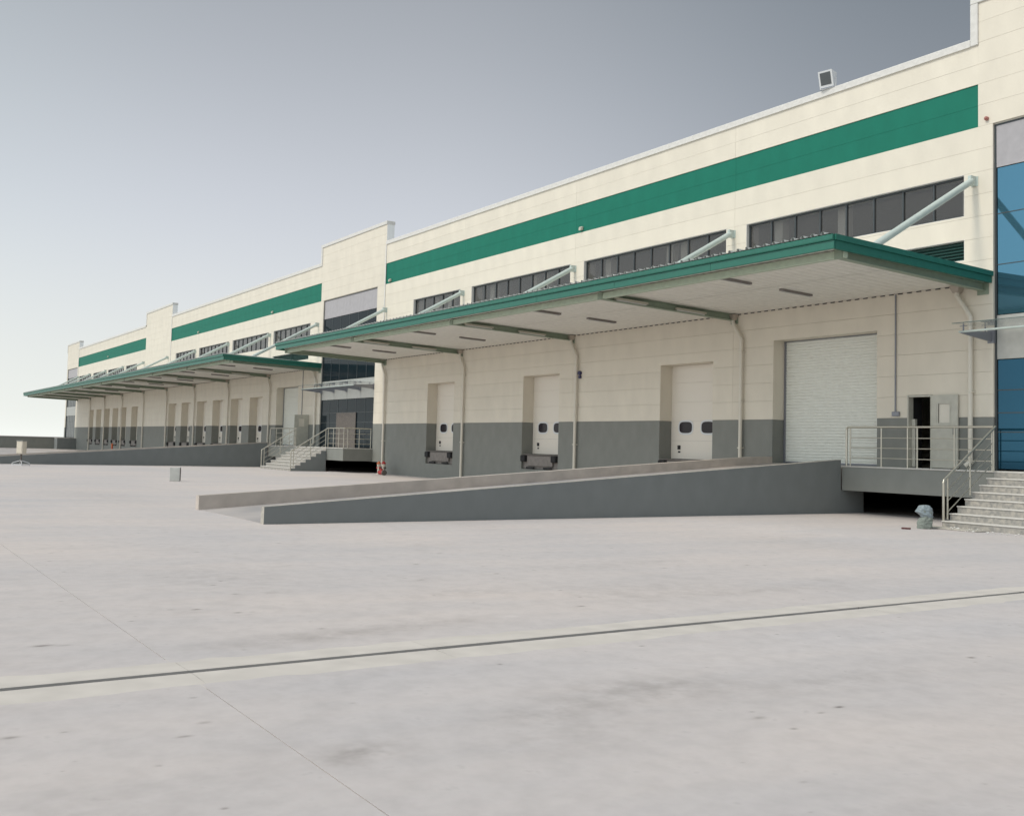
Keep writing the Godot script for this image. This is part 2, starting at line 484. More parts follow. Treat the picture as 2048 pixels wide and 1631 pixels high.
func yard_material(x0: float, z0: float, wm: float, hm: float, w: int, h: int) -> StandardMaterial3D:
	var g := StandardMaterial3D.new()
	g.albedo_color = Color.WHITE
	g.albedo_texture = yard_picture(x0, z0, wm, hm, w, h)
	g.uv1_scale = Vector3(1.0 / wm, 1.0 / hm, 1)
	g.uv1_offset = Vector3(-x0 / wm, -z0 / hm, 0)
	g.roughness = 0.92
	return g

# ------------------------------------------------------------------ yard
func yard() -> void:
	var g := MB.new()
	g.box(Vector3(-1600, -0.6, -900), Vector3(900, -0.03, 1500))
	structure("ground", g, M.ground, "flat pale ground that reaches to the horizon")
	var y := Node3D.new()
	y.name = "concrete_yard"
	add_child(y)
	tag(y, "pale concrete yard cast in long slabs with thin joints", "", "", "structure")
	var zs := [-0.6, 2.98, 8.0, 13.02, 18.04, 23.06, 28.08, 34.0]
	for i in zs.size() - 1:
		for xr in [[-62.0, -34.0], [-34.0, -17.1], [-17.1, -7.78], [-7.04, 8.0]]:
			var near: bool = xr[0] > -18.0 and i >= 1 and i <= 5
			part(y, "slab", bx(Vector3(xr[0], -0.025, zs[i] + (0.0035 if i == 5 else 0.0012)), Vector3(xr[1], 0.0, zs[i + 1] - (0.0035 if i == 4 else 0.0012))), M.yard_near if near else M.yard)
	# slot drain across the yard
	var d := thing("slot_drain", "straight slot drain with pale concrete edging running across the yard", "drain", Vector3(-7.41, 0, 18))
	part(d, "channel", bx(Vector3(-0.09, -0.029, -19.0), Vector3(0.09, -0.024, 17.0)), M.dark)
	var z := 1.0
	while z < 34.0:
		var ln := rng.randf_range(1.6, 3.4)
		for s in [-1, 1]:
			var inner := 0.043 + rng.randf_range(-0.007, 0.007)
			var m := MB.new()
			var k := int(ceil(ln / 0.25))
			var last := 0.52
			for i in k:
				var za := z - 18.0 + ln * i / k + (0.001 if i == 0 else 0.0)
				var zb := z - 18.0 + ln * (i + 1) / k - (0.001 if i == k - 1 else 0.0)
				var nxt := 0.52 + rng.randf_range(-0.04, 0.05)
				m.quad(Vector3(s * inner, 0.004, za), Vector3(s * last, -0.0015, za), Vector3(s * nxt, -0.0015, zb), Vector3(s * inner, 0.004, zb), Vector3.UP)
				m.quad(Vector3(s * inner, 0.004, za), Vector3(s * inner, 0.004, zb), Vector3(s * inner, -0.028, zb), Vector3(s * inner, -0.028, za), Vector3(-s, 0, 0))
				last = nxt
			part(d, "edging_stone", m, M.fresh)
		z += ln
	# low wall beyond the far end of the building
	var wl := thing("boundary_wall", "long low dark grey wall at the far end of the building", "wall", Vector3(-141.3, 0, 0))
	part(wl, "wall_body", bx(Vector3(-0.15, -0.1, 0.9), Vector3(0.15, 1.34, 60)), M.plinth)
	part(wl, "coping", bx(Vector3(-0.2, 1.34, 0.85), Vector3(0.2, 1.42, 60.05)), M.plinth)

# ------------------------------------------------------------------ warehouse
var W: Node3D

func warehouse() -> void:
	W = thing("warehouse", "long cream warehouse with green stripes, grey plinth and loading doors", "warehouse", Vector3(0, 0, 0))
	var mods := [
		{"x0": -52.05, "x1": -16.17, "dy": 0.0, "joint": [-25.15, -34.25, -43.35], "win": [[-24.61, -16.58, 8], [-33.65, -25.54, 8], [-42.6, -34.57, 8], [-48.6, -43.66, 5]],
			"dock": [-28.83, -37.90, -46.72], "roll": [-23.36, -19.36], "pd": [-18.35, -17.54], "leaf": "flat", "louvre": [[-24.61, -16.58]],
			"pipe": [[-25.05, 0.03], [-34.25, 0.03], [-43.33, 0.03], [-51.88, 0.40]], "near": true, "crawl": [[-21.5, -16.17, -0.1, 0.64]]},
		{"x0": -96.35, "x1": -61.2, "dy": 0.0, "joint": [-70.1, -79.2, -88.2], "win": [[-69.6, -62.85, 7], [-78.57, -70.6, 8], [-87.4, -79.5, 8], [-94.6, -88.45, 6]],
			"dock": [-74.02, -78.38, -82.95, -87.3, -91.96, -96.2], "roll": [-68.5, -64.5], "pd": [-63.35, -62.54], "leaf": "out", "crawl": [[-66.5, -61.2, -0.1, 0.64]], "louvre": [[-69.6, -63.0]],
			"pipe": [[-70.04, 0.03], [-79.12, 0.03], [-88.14, 0.03], [-96.96, 0.03]], "near": false},
		{"x0": -139.9, "x1": -105.7, "dy": -0.15, "joint": [-114.4, -123.0, -131.4], "win": [[-113.8, -109.0, 5], [-122.48, -114.7, 8], [-130.5, -123.2, 8], [-139.1, -131.8, 7]],
			"dock": [-110.4, -115.3, -119.1, -123.3, -127.65, -131.9], "roll": [], "pd": [], "leaf": "", "louvre": [],
			"pipe": [[-105.51, 0.03], [-114.68, 0.03], [-123.23, 0.03], [-131.23, 0.03]], "near": false}]
	for m in mods: module(m)
	pylon(-16.17, -6.0, 14.13, 0.0, [-15.75, -7.0], "blue")
	pylon(-61.2, -52.05, 14.13, 0.0, [-60.8, -53.05], "dark")
	pylon(-105.7, -96.35, 14.1, 0.0, [], "")
	pylon(-147.6, -139.9, 13.75, -0.15, [-147.0, -140.4], "dark")
	# the hall behind: floor, roof, back and end walls
	part(W, "roof", bx(Vector3(-147.5, 12.0, -40), Vector3(-6.1, 12.25, -0.46)), M.roof)
	part(W, "floor_slab", bx(Vector3(-147.5, 1.1, -39.7), Vector3(-6.1, 1.345, -0.62)), M.inside)
	part(W, "back_wall", bx(Vector3(-147.6, -0.1, -40.2), Vector3(-6.0, 12.9, -39.9)), M.cream)
	for x in [-147.6, -6.25]:
		part(W, "end_wall", bx(Vector3(x, -0.1, -39.9), Vector3(x + 0.25, 12.85, -0.62)), M.cream)
	for x in [-16.9, -21.2, -23.8, -28.4, -29.2, -32.9, -38.2, -37.3, -41.8, -47.2, -45.9, -64.3, -68.6, -73.0, -77.2, -82.1, -90.5]:
		part(W, "pillar", bx(Vector3(x - 0.17, 1.36, -0.98), Vector3(x + 0.17, 11.98, -0.68)), M.pillar)
	# small fittings on the facade
	for x in [-33.86, -51.45, -69.96, -87.76, -122.7]:
		var b := MB.new()
		b.box(Vector3(x - 0.10, 10.62, -0.028), Vector3(x + 0.10, 10.76, 0.06), 0.015)
		b.box(Vector3(x - 0.075, 10.60, 0.06), Vector3(x + 0.075, 10.72, 0.10), 0.01)
		part(W, "wall_light", b, M.lamp_pale)
	var sn := MB.new()
	sn.tube(Vector3(-15.91, 10.69, -0.02), Vector3(-15.91, 10.69, 0.06), 0.055, 14)
	sn.ball(Vector3(-15.91, 10.69, 0.06), 0.04, 12)
	part(W, "alarm_beacon", sn, mat(lin(0.36, 0.14, 0.12), 0.5))
	var ab := MB.new()
	ab.tube(Vector3(-33.70, 4.72, 0.0), Vector3(-33.70, 4.72, 0.10), 0.085, 14)
	ab.box(Vector3(-33.76, 4.50, 0.002), Vector3(-33.64, 4.62, 0.08), 0.01)
	part(W, "alarm_bell", ab, M.blue)

func panel_rows(wall: Node3D, x0: float, x1: float, cuts: Array, ys: Array, holes: Array, green: Array) -> void:
	var xs := [x0]
	var cc := cuts.duplicate()
	cc.sort()
	for c in cc: xs.append(c)
	xs.append(x1)
	for i in xs.size() - 1:
		for j in ys.size() - 1:
			var is_green: bool = green.size() > 0 and ys[j] >= green[0] - 0.01 and ys[j + 1] <= green[1] + 0.01
			var g := 0.0025
			var z1 := -0.028 if is_green else rng.randf_range(-0.0015, 0.0015)
			var runs := [[xs[i] + (0.003 if i > 0 else 0.0), xs[i + 1] - (0.003 if i < xs.size() - 2 else 0.0)]]
			for h in holes:   # an opening as tall as the row parts it into two panels
				if h[2] > ys[j] + 0.03 or h[3] < ys[j + 1] - 0.03: continue
				var next := []
				for r in runs:
					if h[1] <= r[0] or h[0] >= r[1]: next.append(r)
					else:
						if h[0] > r[0] + 0.02: next.append([r[0], h[0]])
						if h[1] < r[1] - 0.02: next.append([h[1], r[1]])
				runs = next
			for r in runs:
				var mb := MB.new()
				mb.holed(r[0], r[1], ys[j] + g, ys[j + 1] - g, -0.05, z1, holes)
				if mb.v.size() == 0: continue
				part(wall, "panel", mb, M.band if is_green else M.tints[rng.randi() % 3])

func module(m: Dictionary) -> void:
	var x0: float = m.x0
	var x1: float = m.x1
	var dy: float = m.dy
	var holes := []
	for w in m.win: holes.append([w[0], w[1], 8.17 + dy, 9.31 + dy])
	for l in m.louvre: holes.append([l[0], l[1], 6.97, 7.54])
	var low := []
	for d in m.dock: low.append([d, d + 2.74, 0.72, 4.79])
	if m.roll.size(): low.append([m.roll[0], m.roll[1], FLOOR, 5.31])
	if m.pd.size(): low.append([m.pd[0], m.pd[1], FLOOR, 3.40])
	holes += low
	var ys := []
	for r in rows: ys.append(r + (dy if r > 8.0 else 0.0))
	var wall := MB.new()
	wall.holed(x0, x1, BAND, 12.77 + dy, -0.60, -0.052, holes)
	var wn := part(W, "wall", wall, M.joint)
	# reveals take the wall's colour: thin linings inside the openings
	panel_rows(wn, x0, x1, m.joint, ys, holes, [10.53 + dy, 11.70 + dy])
	var pl := MB.new()
	pl.holed(x0, x1, -0.1, BAND - 0.004, -0.60, 0.0, low + m.get("crawl", []))
	var pn := part(W, "plinth", pl, M.plinth)
	for h in low:
		var lining := MB.new()
		for s in [[h[0], 0.012], [h[1], -0.012]]:
			lining.box(Vector3(s[0], BAND, -0.598), Vector3(s[0] + s[1], h[3], -0.003))
		lining.box(Vector3(h[0] + 0.012, h[3] - 0.012, -0.598), Vector3(h[1] - 0.012, h[3], -0.003))
		part(wn, "door_reveal", lining, M.cream)
	for h in holes:
		if low.has(h): continue
		var lining := MB.new()
		for s in [[h[0], 0.012], [h[1], -0.012]]:
			lining.box(Vector3(s[0], h[2] + 0.012, -0.30), Vector3(s[0] + s[1], h[3] - 0.012, -0.003))
		for s in [[h[3], -0.012], [h[2], 0.012]]:
			lining.box(Vector3(h[0], s[0], -0.30), Vector3(h[1], s[0] + s[1], -0.003))
		part(wn, "window_reveal", lining, M.cap)
	# parapet
	var cap := MB.new()
	cap.extrude([Vector2(0.05, 12.775 + dy), Vector2(0.05, 12.95 + dy), Vector2(0.03, 12.98 + dy), Vector2(-0.45, 12.99 + dy), Vector2(-0.45, 12.775 + dy)], 0, x0, x1 - 0.205)
	part(W, "parapet_cap", cap, M.cap)
	var trim := bx(Vector3(x0 - 0.06, 6.9, 0.002), Vector3(x0 + 0.05, 12.74 + dy, 0.035), 0.01)
	part(W, "corner_trim", trim, M.cap)
	for w in m.win: window(w, dy)
	for l in m.louvre: louvre(l)
	for d in m.dock: dock_door(d, m.near)
	if m.roll.size(): roller(m.roll)
	if m.pd.size(): service_door(m.pd, m.leaf)
	for p in m.pipe: downpipe(p[0], p[1], m.near)
	if m.roll.size():
		downpipe(m.x1 - 0.55, FLOOR + 0.1, m.near)
		var c := MB.new()
		var cx: float = m.pd[0] - 0.37
		c.tube(Vector3(cx, 2.92, 0.03), Vector3(cx, 6.28, 0.03), 0.022, 8)
		c.box(Vector3(cx - 0.10, 2.80, 0.002), Vector3(cx + 0.14, 2.93, 0.07), 0.01)
		part(W, "conduit", c, M.bracket)

func window(w: Array, dy: float) -> void:
	var y0 := 8.17 + dy + 0.014
	var y1 := 9.31 + dy - 0.014
	var a: float = w[0] + 0.014
	var b: float = w[1] - 0.014
	var n: int = w[2]
	var f := MB.new()
	for s in [[a, a + 0.05], [b - 0.05, b]]: f.box(Vector3(s[0], y0, -0.20), Vector3(s[1], y1, -0.12))
	f.box(Vector3(a + 0.05, y0, -0.20), Vector3(b - 0.05, y0 + 0.05, -0.12))
	f.box(Vector3(a + 0.05, y1 - 0.05, -0.20), Vector3(b - 0.05, y1, -0.12))
	var win := part(W, "window", f, M.frame)
	var pw := (b - a) / n
	for i in n:
		if i > 0:
			part(win, "mullion", bx(Vector3(a + i * pw - 0.025, y0 + 0.05, -0.20), Vector3(a + i * pw + 0.025, y1 - 0.05, -0.115)), M.frame)
		var x := a + i * pw + (0.025 if i > 0 else 0.05)
		var x2 := a + (i + 1) * pw - (0.025 if i < n - 1 else 0.05)
		part(win, "pane", bx(Vector3(x, y0 + 0.05, -0.165), Vector3(x2, y1 - 0.05, -0.155)), M.pane)

func louvre(l: Array) -> void:
	var a: float = l[0] + 0.014
	var b: float = l[1] - 0.014
	var f := MB.new()
	f.box(Vector3(a, 6.984, -0.22), Vector3(b, 7.526, -0.20))
	for x in [a, (a + b) / 2.0 - 0.02, b - 0.05]: f.box(Vector3(x, 6.984, -0.20), Vector3(x + 0.05, 7.526, -0.09))
	var o := part(W, "louvre", f, M.louvre)
	for k in 6:
		var y := 7.0 + 0.087 * k
		var s := MB.new()
		s.hexa([Vector3(a + 0.05, y, -0.11), Vector3(b - 0.05, y, -0.11), Vector3(b - 0.05, y + 0.06, -0.19), Vector3(a + 0.05, y + 0.06, -0.19)],
			[Vector3(a + 0.05, y + 0.012, -0.11), Vector3(b - 0.05, y + 0.012, -0.11), Vector3(b - 0.05, y + 0.072, -0.19), Vector3(a + 0.05, y + 0.072, -0.19)])
		part(o, "slat", s, M.louvre)

func dock_door(x: float, near: bool) -> void:
	var a := x + 0.014
	var b := x + 2.726
	var f := MB.new()
	var zc := -0.57
	f.box(Vector3(a, FLOOR, zc - 0.06), Vector3(b, 4.775, zc - 0.045))
	var o := part(W, "dock_door", f, M.frame)
	var hs := [FLOOR + 0.02, 2.04, 2.74, 3.44, 4.14, 4.775]
	for i in hs.size() - 1:
		var s := MB.new()
		var portholes := []
		if i == 1: portholes = [[x + 0.57, x + 1.02, 2.42, 2.62], [x + 1.72, x + 2.17, 2.42, 2.62]]
		s.holed(a, b, hs[i] + 0.002, hs[i + 1] - 0.002, zc - 0.04, zc, portholes)
		part(o, "panel", s, M.door)
		for h in portholes:
			var cx: float = (h[0] + h[1]) / 2.0
			var cy: float = (h[2] + h[3]) / 2.0
			var ring := []
			var inner := []
			for k in 24:
				var g := TAU * k / 24.0
				var e := Vector2(signf(cos(g)) * pow(absf(cos(g)), 0.62), signf(sin(g)) * pow(absf(sin(g)), 0.62))
				ring.append(Vector2(cx + 0.395 * e.x, cy + 0.27 * e.y))
				inner.append(Vector2(cx + 0.335 * e.x, cy + 0.205 * e.y))
			var rim := MB.new()
			rim.extrude(ring, 2, zc + 0.002, zc + 0.012)
			part(o, "window_rim", rim, M.white_frame)
			var pn := MB.new()
			pn.extrude(inner, 2, zc + 0.0125, zc + 0.016)
			part(o, "pane", pn, M.porthole)
	part(o, "lock", bx(Vector3(x + 0.38, 1.72, zc), Vector3(x + 0.53, 1.87, zc + 0.03), 0.01), M.dark)
	part(o, "label_plate", bx(Vector3(x + 0.40, 1.60, zc), Vector3(x + 0.52, 1.66, zc + 0.008)), M.dark)
	# leveller: pit cheeks, plate edge, lip, bumpers
	var lv := MB.new()
	lv.box(Vector3(x + 0.014, 0.735, -0.58), Vector3(x + 2.726, FLOOR - 0.03, -0.10))
	var l := part(W, "dock_leveller", lv, M.leveller)
	part(l, "deck", bx(Vector3(x + 0.014, FLOOR - 0.03, -0.575), Vector3(x + 2.726, FLOOR, 0.0), 0.006), M.leveller)
	part(l, "lip", bx(Vector3(x + 0.42, 0.86, -0.09), Vector3(x + 2.32, FLOOR - 0.06, -0.01), 0.012), M.leveller)
	for bxx in [x + 0.03, x + 2.33]:
		part(l, "bumper", bx(Vector3(bxx, 1.04, -0.08), Vector3(bxx + 0.34, FLOOR - 0.045, 0.10), 0.03), M.rubber)
	for bxx in [x + 0.45, x + 1.75]:
		part(l, "lip_keeper", bx(Vector3(bxx, 0.745, -0.02), Vector3(bxx + 0.55, 0.82, 0.06), 0.01), M.dark)

func roller(r: Array) -> void:
	var a: float = r[0] + 0.014
	var b: float = r[1] - 0.014
	var f := MB.new()
	for s in [[a, a + 0.07], [b - 0.07, b]]: f.box(Vector3(s[0], FLOOR, -0.59), Vector3(s[1], 5.28, -0.50))
	f.box(Vector3(a, 5.275, -0.59), Vector3(b, 5.295, -0.50))
	var o := part(W, "roller_shutter", f, M.bracket)
	var c := MB.new()
	var n := 42
	var p := (5.275 - FLOOR) / n
	for i in n:
		var y := FLOOR + i * p
		var prof := [Vector2(-0.55, y), Vector2(-0.533, y + 0.16 * p), Vector2(-0.527, y + 0.5 * p), Vector2(-0.533, y + 0.84 * p), Vector2(-0.55, y + p)]
		for k in 4:
			var q: Vector2 = prof[k]
			var q2: Vector2 = prof[k + 1]
			var nn := Vector3(0, -(q2.x - q.x), q2.y - q.y).normalized()
			c.quad(Vector3(a + 0.07, q.y, q.x), Vector3(b - 0.07, q.y, q.x), Vector3(b - 0.07, q2.y, q2.x), Vector3(a + 0.07, q2.y, q2.x), nn)
	part(o, "curtain", c, M.shutter, "stuff")
	part(o, "bottom_bar", bx(Vector3(a + 0.07, FLOOR + 0.003, -0.56), Vector3(b - 0.07, FLOOR + 0.06, -0.515), 0.008), M.bracket)
	var back := bx(Vector3(a, FLOOR, -0.66), Vector3(b, 5.29, -0.62))
	part(o, "backing_sheet", back, M.shutter)

func service_door(p: Array, leaf: String) -> void:
	var a: float = p[0] + 0.013
	var b: float = p[1] - 0.013
	var f := MB.new()
	f.box(Vector3(a, FLOOR, -0.20), Vector3(a + 0.04, 3.38, 0.02))
	f.box(Vector3(b - 0.05, FLOOR, -0.20), Vector3(b, 3.38, 0.02))
	f.box(Vector3(a + 0.05, 3.33, -0.20), Vector3(b - 0.05, 3.38, 0.02))
	var o := part(W, "service_door", f, M.leaf)
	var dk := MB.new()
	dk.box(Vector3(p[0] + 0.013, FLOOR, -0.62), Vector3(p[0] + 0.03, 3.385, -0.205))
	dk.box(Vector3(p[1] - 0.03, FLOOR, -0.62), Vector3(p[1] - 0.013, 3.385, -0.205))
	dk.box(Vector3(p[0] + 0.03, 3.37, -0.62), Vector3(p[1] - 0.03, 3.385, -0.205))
	part(o, "shade_lining", dk, M.dark)  # near-black lining paints the shade inside the doorway
	if leaf == "flat":   # second, narrow leaf just visible inside the dark opening
		part(o, "inner_edge", bx(Vector3(a + 0.055, FLOOR + 0.02, -0.19), Vector3(a + 0.17, 2.72, -0.10)), M.leaf)
	var w := 0.80
	var t := 0.05
	var h := Node3D.new()
	h.name = "door_leaf"
	var g := MB.new()
	g.holed(0.0, w, FLOOR + 0.02, 3.36, 0.0, t, [[0.22, 0.56, 2.60, 3.12]])
	var lf := MeshInstance3D.new()
	lf.name = "door_leaf"
	lf.mesh = g.mesh()
	lf.material_override = M.leaf
	o.add_child(lf, true)
	h.free()
	if leaf == "flat":
		lf.position = Vector3(p[1] + 0.01, 0, 0.03)
	else:
		lf.position = Vector3(p[1] + 0.02, 0, 0.04)
		lf.rotation_degrees.y = -86.0
		lf.scale.x = 1.18
	var gl := MB.new()
	gl.box(Vector3(0.22, 2.78, 0.015), Vector3(0.56, 3.12, 0.03))
	gl.box(Vector3(0.22, 2.60, 0.012), Vector3(0.56, 2.78, 0.032))
	# window, border and handle are set into the leaf
	for q in [["pane", bx(Vector3(0.22, 2.60, 0.012), Vector3(0.56, 3.12, 0.03)), M.pipe], ["pane_border", frame_mb(0.18, 0.60, 2.56, 3.16, 0.04, -0.012, t + 0.012), M.leaf], ["handle", bx(Vector3(0.68, 2.28, t), Vector3(0.73, 2.46, t + 0.05), 0.01), M.frame]]:
		var e := part(W, q[0], q[1], q[2])
		W.remove_child(e)
		lf.add_child(e, true)
		e.name = q[0]

func frame_mb(x0: float, x1: float, y0: float, y1: float, w: float, z0: float, z1: float) -> MB:
	var m := MB.new()
	m.holed(x0, x1, y0, y1, z0, z1, [[x0 + w, x1 - w, y0 + w, y1 - w]])
	return m

func downpipe(x: float, y_end: float, near: bool) -> void:
	var p := MB.new()
	var sides := 12 if near else 8
	var xo := x + 0.38
	p.path([Vector3(x, 6.2, 0.12), Vector3(x, 6.02, 0.12), Vector3(xo, 5.42, 0.11), Vector3(xo, y_end + 0.12, 0.11), Vector3(xo - 0.12, y_end, 0.16)], 0.062, sides)
	var o := part(W, "downpipe", p, M.pipe)
	var h := MB.new()
	h.frustum(Vector3(x - 0.08, 6.10, 0.03), Vector3(x + 0.08, 6.28, 0.21), Vector3(x - 0.16, 6.28, 0.01), Vector3(x + 0.16, 6.28, 0.27))
	part(o, "hopper", h, M.hopper)
	var y := 5.0
	while y > y_end + 0.4:
		part(o, "clip", bx(Vector3(xo - 0.075, y, 0.002), Vector3(xo + 0.075, y + 0.035, 0.178), 0.004), M.pipe)
		y -= 1.6

func pylon(x0: float, x1: float, top: float, dy: float, glass: Array, kind: String) -> void:
	var holes := []
	if glass.size(): holes = [[glass[0], glass[1], FLOOR, 10.50 + dy]]
	var ys := []
	for r in rows: ys.append(r + (dy if r > 8.0 else 0.0))
	ys[ys.size() - 1] = 12.84 + dy
	ys.append(13.40 + dy)
	ys.append(top - 0.2)
	var wall := MB.new()
	wall.holed(x0, x1, BAND, top - 0.2, -0.45, -0.052, holes)
	var wn := part(W, "wall", wall, M.joint)
	var px0 := x0 + 0.021
	# the tall part is edged with a trim where it rises above its left neighbour
	var low := []
	for y in ys:
		if y < 12.9 + dy: low.append(y)
	panel_rows(wn, x0, x1, [], low, holes, [])
	panel_rows(wn, px0, x1, [], [12.84 + dy, 13.40 + dy, top - 0.2], [], [])
	var sm := MB.new()
	sm.box(Vector3(x1, 12.0, -0.45), Vector3(x1 + 0.004, top - 0.2, -0.002))
	part(wn, "return_face", sm, M.lit_return)
	var cap := MB.new()
	cap.box(Vector3(x0 - 0.205, top - 0.2, -0.48), Vector3(x1 + 0.03, top, 0.05), 0.015)
	cap.box(Vector3(x0 - 0.205, 12.775 + dy, -0.48), Vector3(x0 + 0.02, top - 0.201, 0.05), 0.015)
	part(W, "parapet_cap", cap, M.cap)
	var pl := MB.new()
	pl.holed(x0, x1, -0.1, BAND - 0.004, -0.45, 0.0, holes + ([[x0, x1 - 0.25, -0.1, 0.64]] if glass.size() and x0 > -70.0 else []))
	part(W, "plinth", pl, M.plinth)
	if glass.size(): curtain_wall(glass[0], glass[1], dy, M.blue_pane if kind == "blue" else M.dark_pane, kind)

func curtain_wall(a: float, b: float, dy: float, pane: Material, kind: String) -> void:
	var z := -0.10
	var f := MB.new()
	f.box(Vector3(a, FLOOR, z - 0.12), Vector3(a + 0.05, 10.5 + dy, z + 0.03))
	f.box(Vector3(b - 0.05, FLOOR, z - 0.12), Vector3(b, 10.5 + dy, z + 0.03))
	f.box(Vector3(a + 0.05, 10.46 + dy, z - 0.12), Vector3(b - 0.05, 10.5 + dy, z + 0.03))
	f.box(Vector3(a, FLOOR - 0.1, -0.47), Vector3(b, 10.6 + dy, -0.452))   # dark lining behind the glass
	var cw := part(W, "entrance_glazing", f, M.frame)
	var n := 6
	var pw := (b - a - 0.1) / n
	var ys := [[1.40, 2.36], [2.36, 2.86], [2.86, 3.45], [3.45, 4.25], [5.42, 6.75], [6.75, 8.10], [8.10, 9.33 + dy]]
	for i in n:
		var x := a + 0.05 + i * pw
		if i > 0:
			part(cw, "mullion", bx(Vector3(x - 0.02, FLOOR, z - 0.08), Vector3(x + 0.02, 4.25, z + 0.012)), M.frame)
			part(cw, "mullion", bx(Vector3(x - 0.02, 5.42, z - 0.08), Vector3(x + 0.02, 9.33 + dy, z + 0.012)), M.frame)
		for y in ys:
			var tilt := rng.randf_range(-0.0015, 0.0015)
			var q := MB.new()
			q.hexa([Vector3(x + 0.022, y[0] + 0.012, z - 0.02), Vector3(x + pw - 0.022, y[0] + 0.012, z - 0.02), Vector3(x + pw - 0.022, y[0] + 0.012, z + tilt), Vector3(x + 0.022, y[0] + 0.012, z - tilt)],
				[Vector3(x + 0.022, y[1] - 0.012, z - 0.02), Vector3(x + pw - 0.022, y[1] - 0.012, z - 0.02), Vector3(x + pw - 0.022, y[1] - 0.012, z + tilt), Vector3(x + 0.022, y[1] - 0.012, z - tilt)])
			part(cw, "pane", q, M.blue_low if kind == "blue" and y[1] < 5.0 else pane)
	for y in [2.36, 2.86, 3.45, 6.75, 8.10]:
		part(cw, "transom", bx(Vector3(a + 0.05, y - 0.012, z - 0.06), Vector3(b - 0.05, y + 0.012, z + 0.008)), M.frame)
	var np := 4
	for i in np:
		var x := a + 0.05 + (b - a - 0.1) * i / np
		var x2 := a + 0.05 + (b - a - 0.1) * (i + 1) / np
		part(cw, "spandrel_panel", bx(Vector3(x + 0.004, 9.34 + dy, z - 0.05), Vector3(x2 - 0.004, 10.455 + dy, z + 0.02)), M.grey_panel)
		part(cw, "spandrel_panel", bx(Vector3(x + 0.004, 4.26, z - 0.05), Vector3(x2 - 0.004, 5.41, z + 0.02)), M.grey_strip)
	if kind == "dark" and a > -70.0:
		part(cw, "entrance_door", bx(Vector3(-58.3, 1.38, z + 0.02), Vector3(-55.5, 3.44, z + 0.06), 0.01), M.lip)

# ------------------------------------------------------------------ canopies
func canopies() -> void:
	canopy(-52.0, -15.78, [-25.09, -34.30, -43.40], [-16.27, -25.2, -34.25, -43.35, -51.8], true, "near dock canopy with green edge, sloping struts and steel beams")
	canopy(-139.6, -60.75, [-70.04, -79.12, -88.14, -96.96, -105.51, -114.68, -123.23, -131.23], [-61.5, -70.2, -79.4, -88.3, -97.1, -106.0, -114.8, -123.3, -132.2, -139.4], false, "far dock canopy with green edge, long and receding behind the stairs")
	awning(-60.95, -53.02, "pale glass awning on steel brackets above the dark entrance")
	awning(-16.0, -7.2, "pale glass awning on steel brackets above the blue entrance")

func soffit_y(z: float) -> float: return 6.30 + 0.03 * z

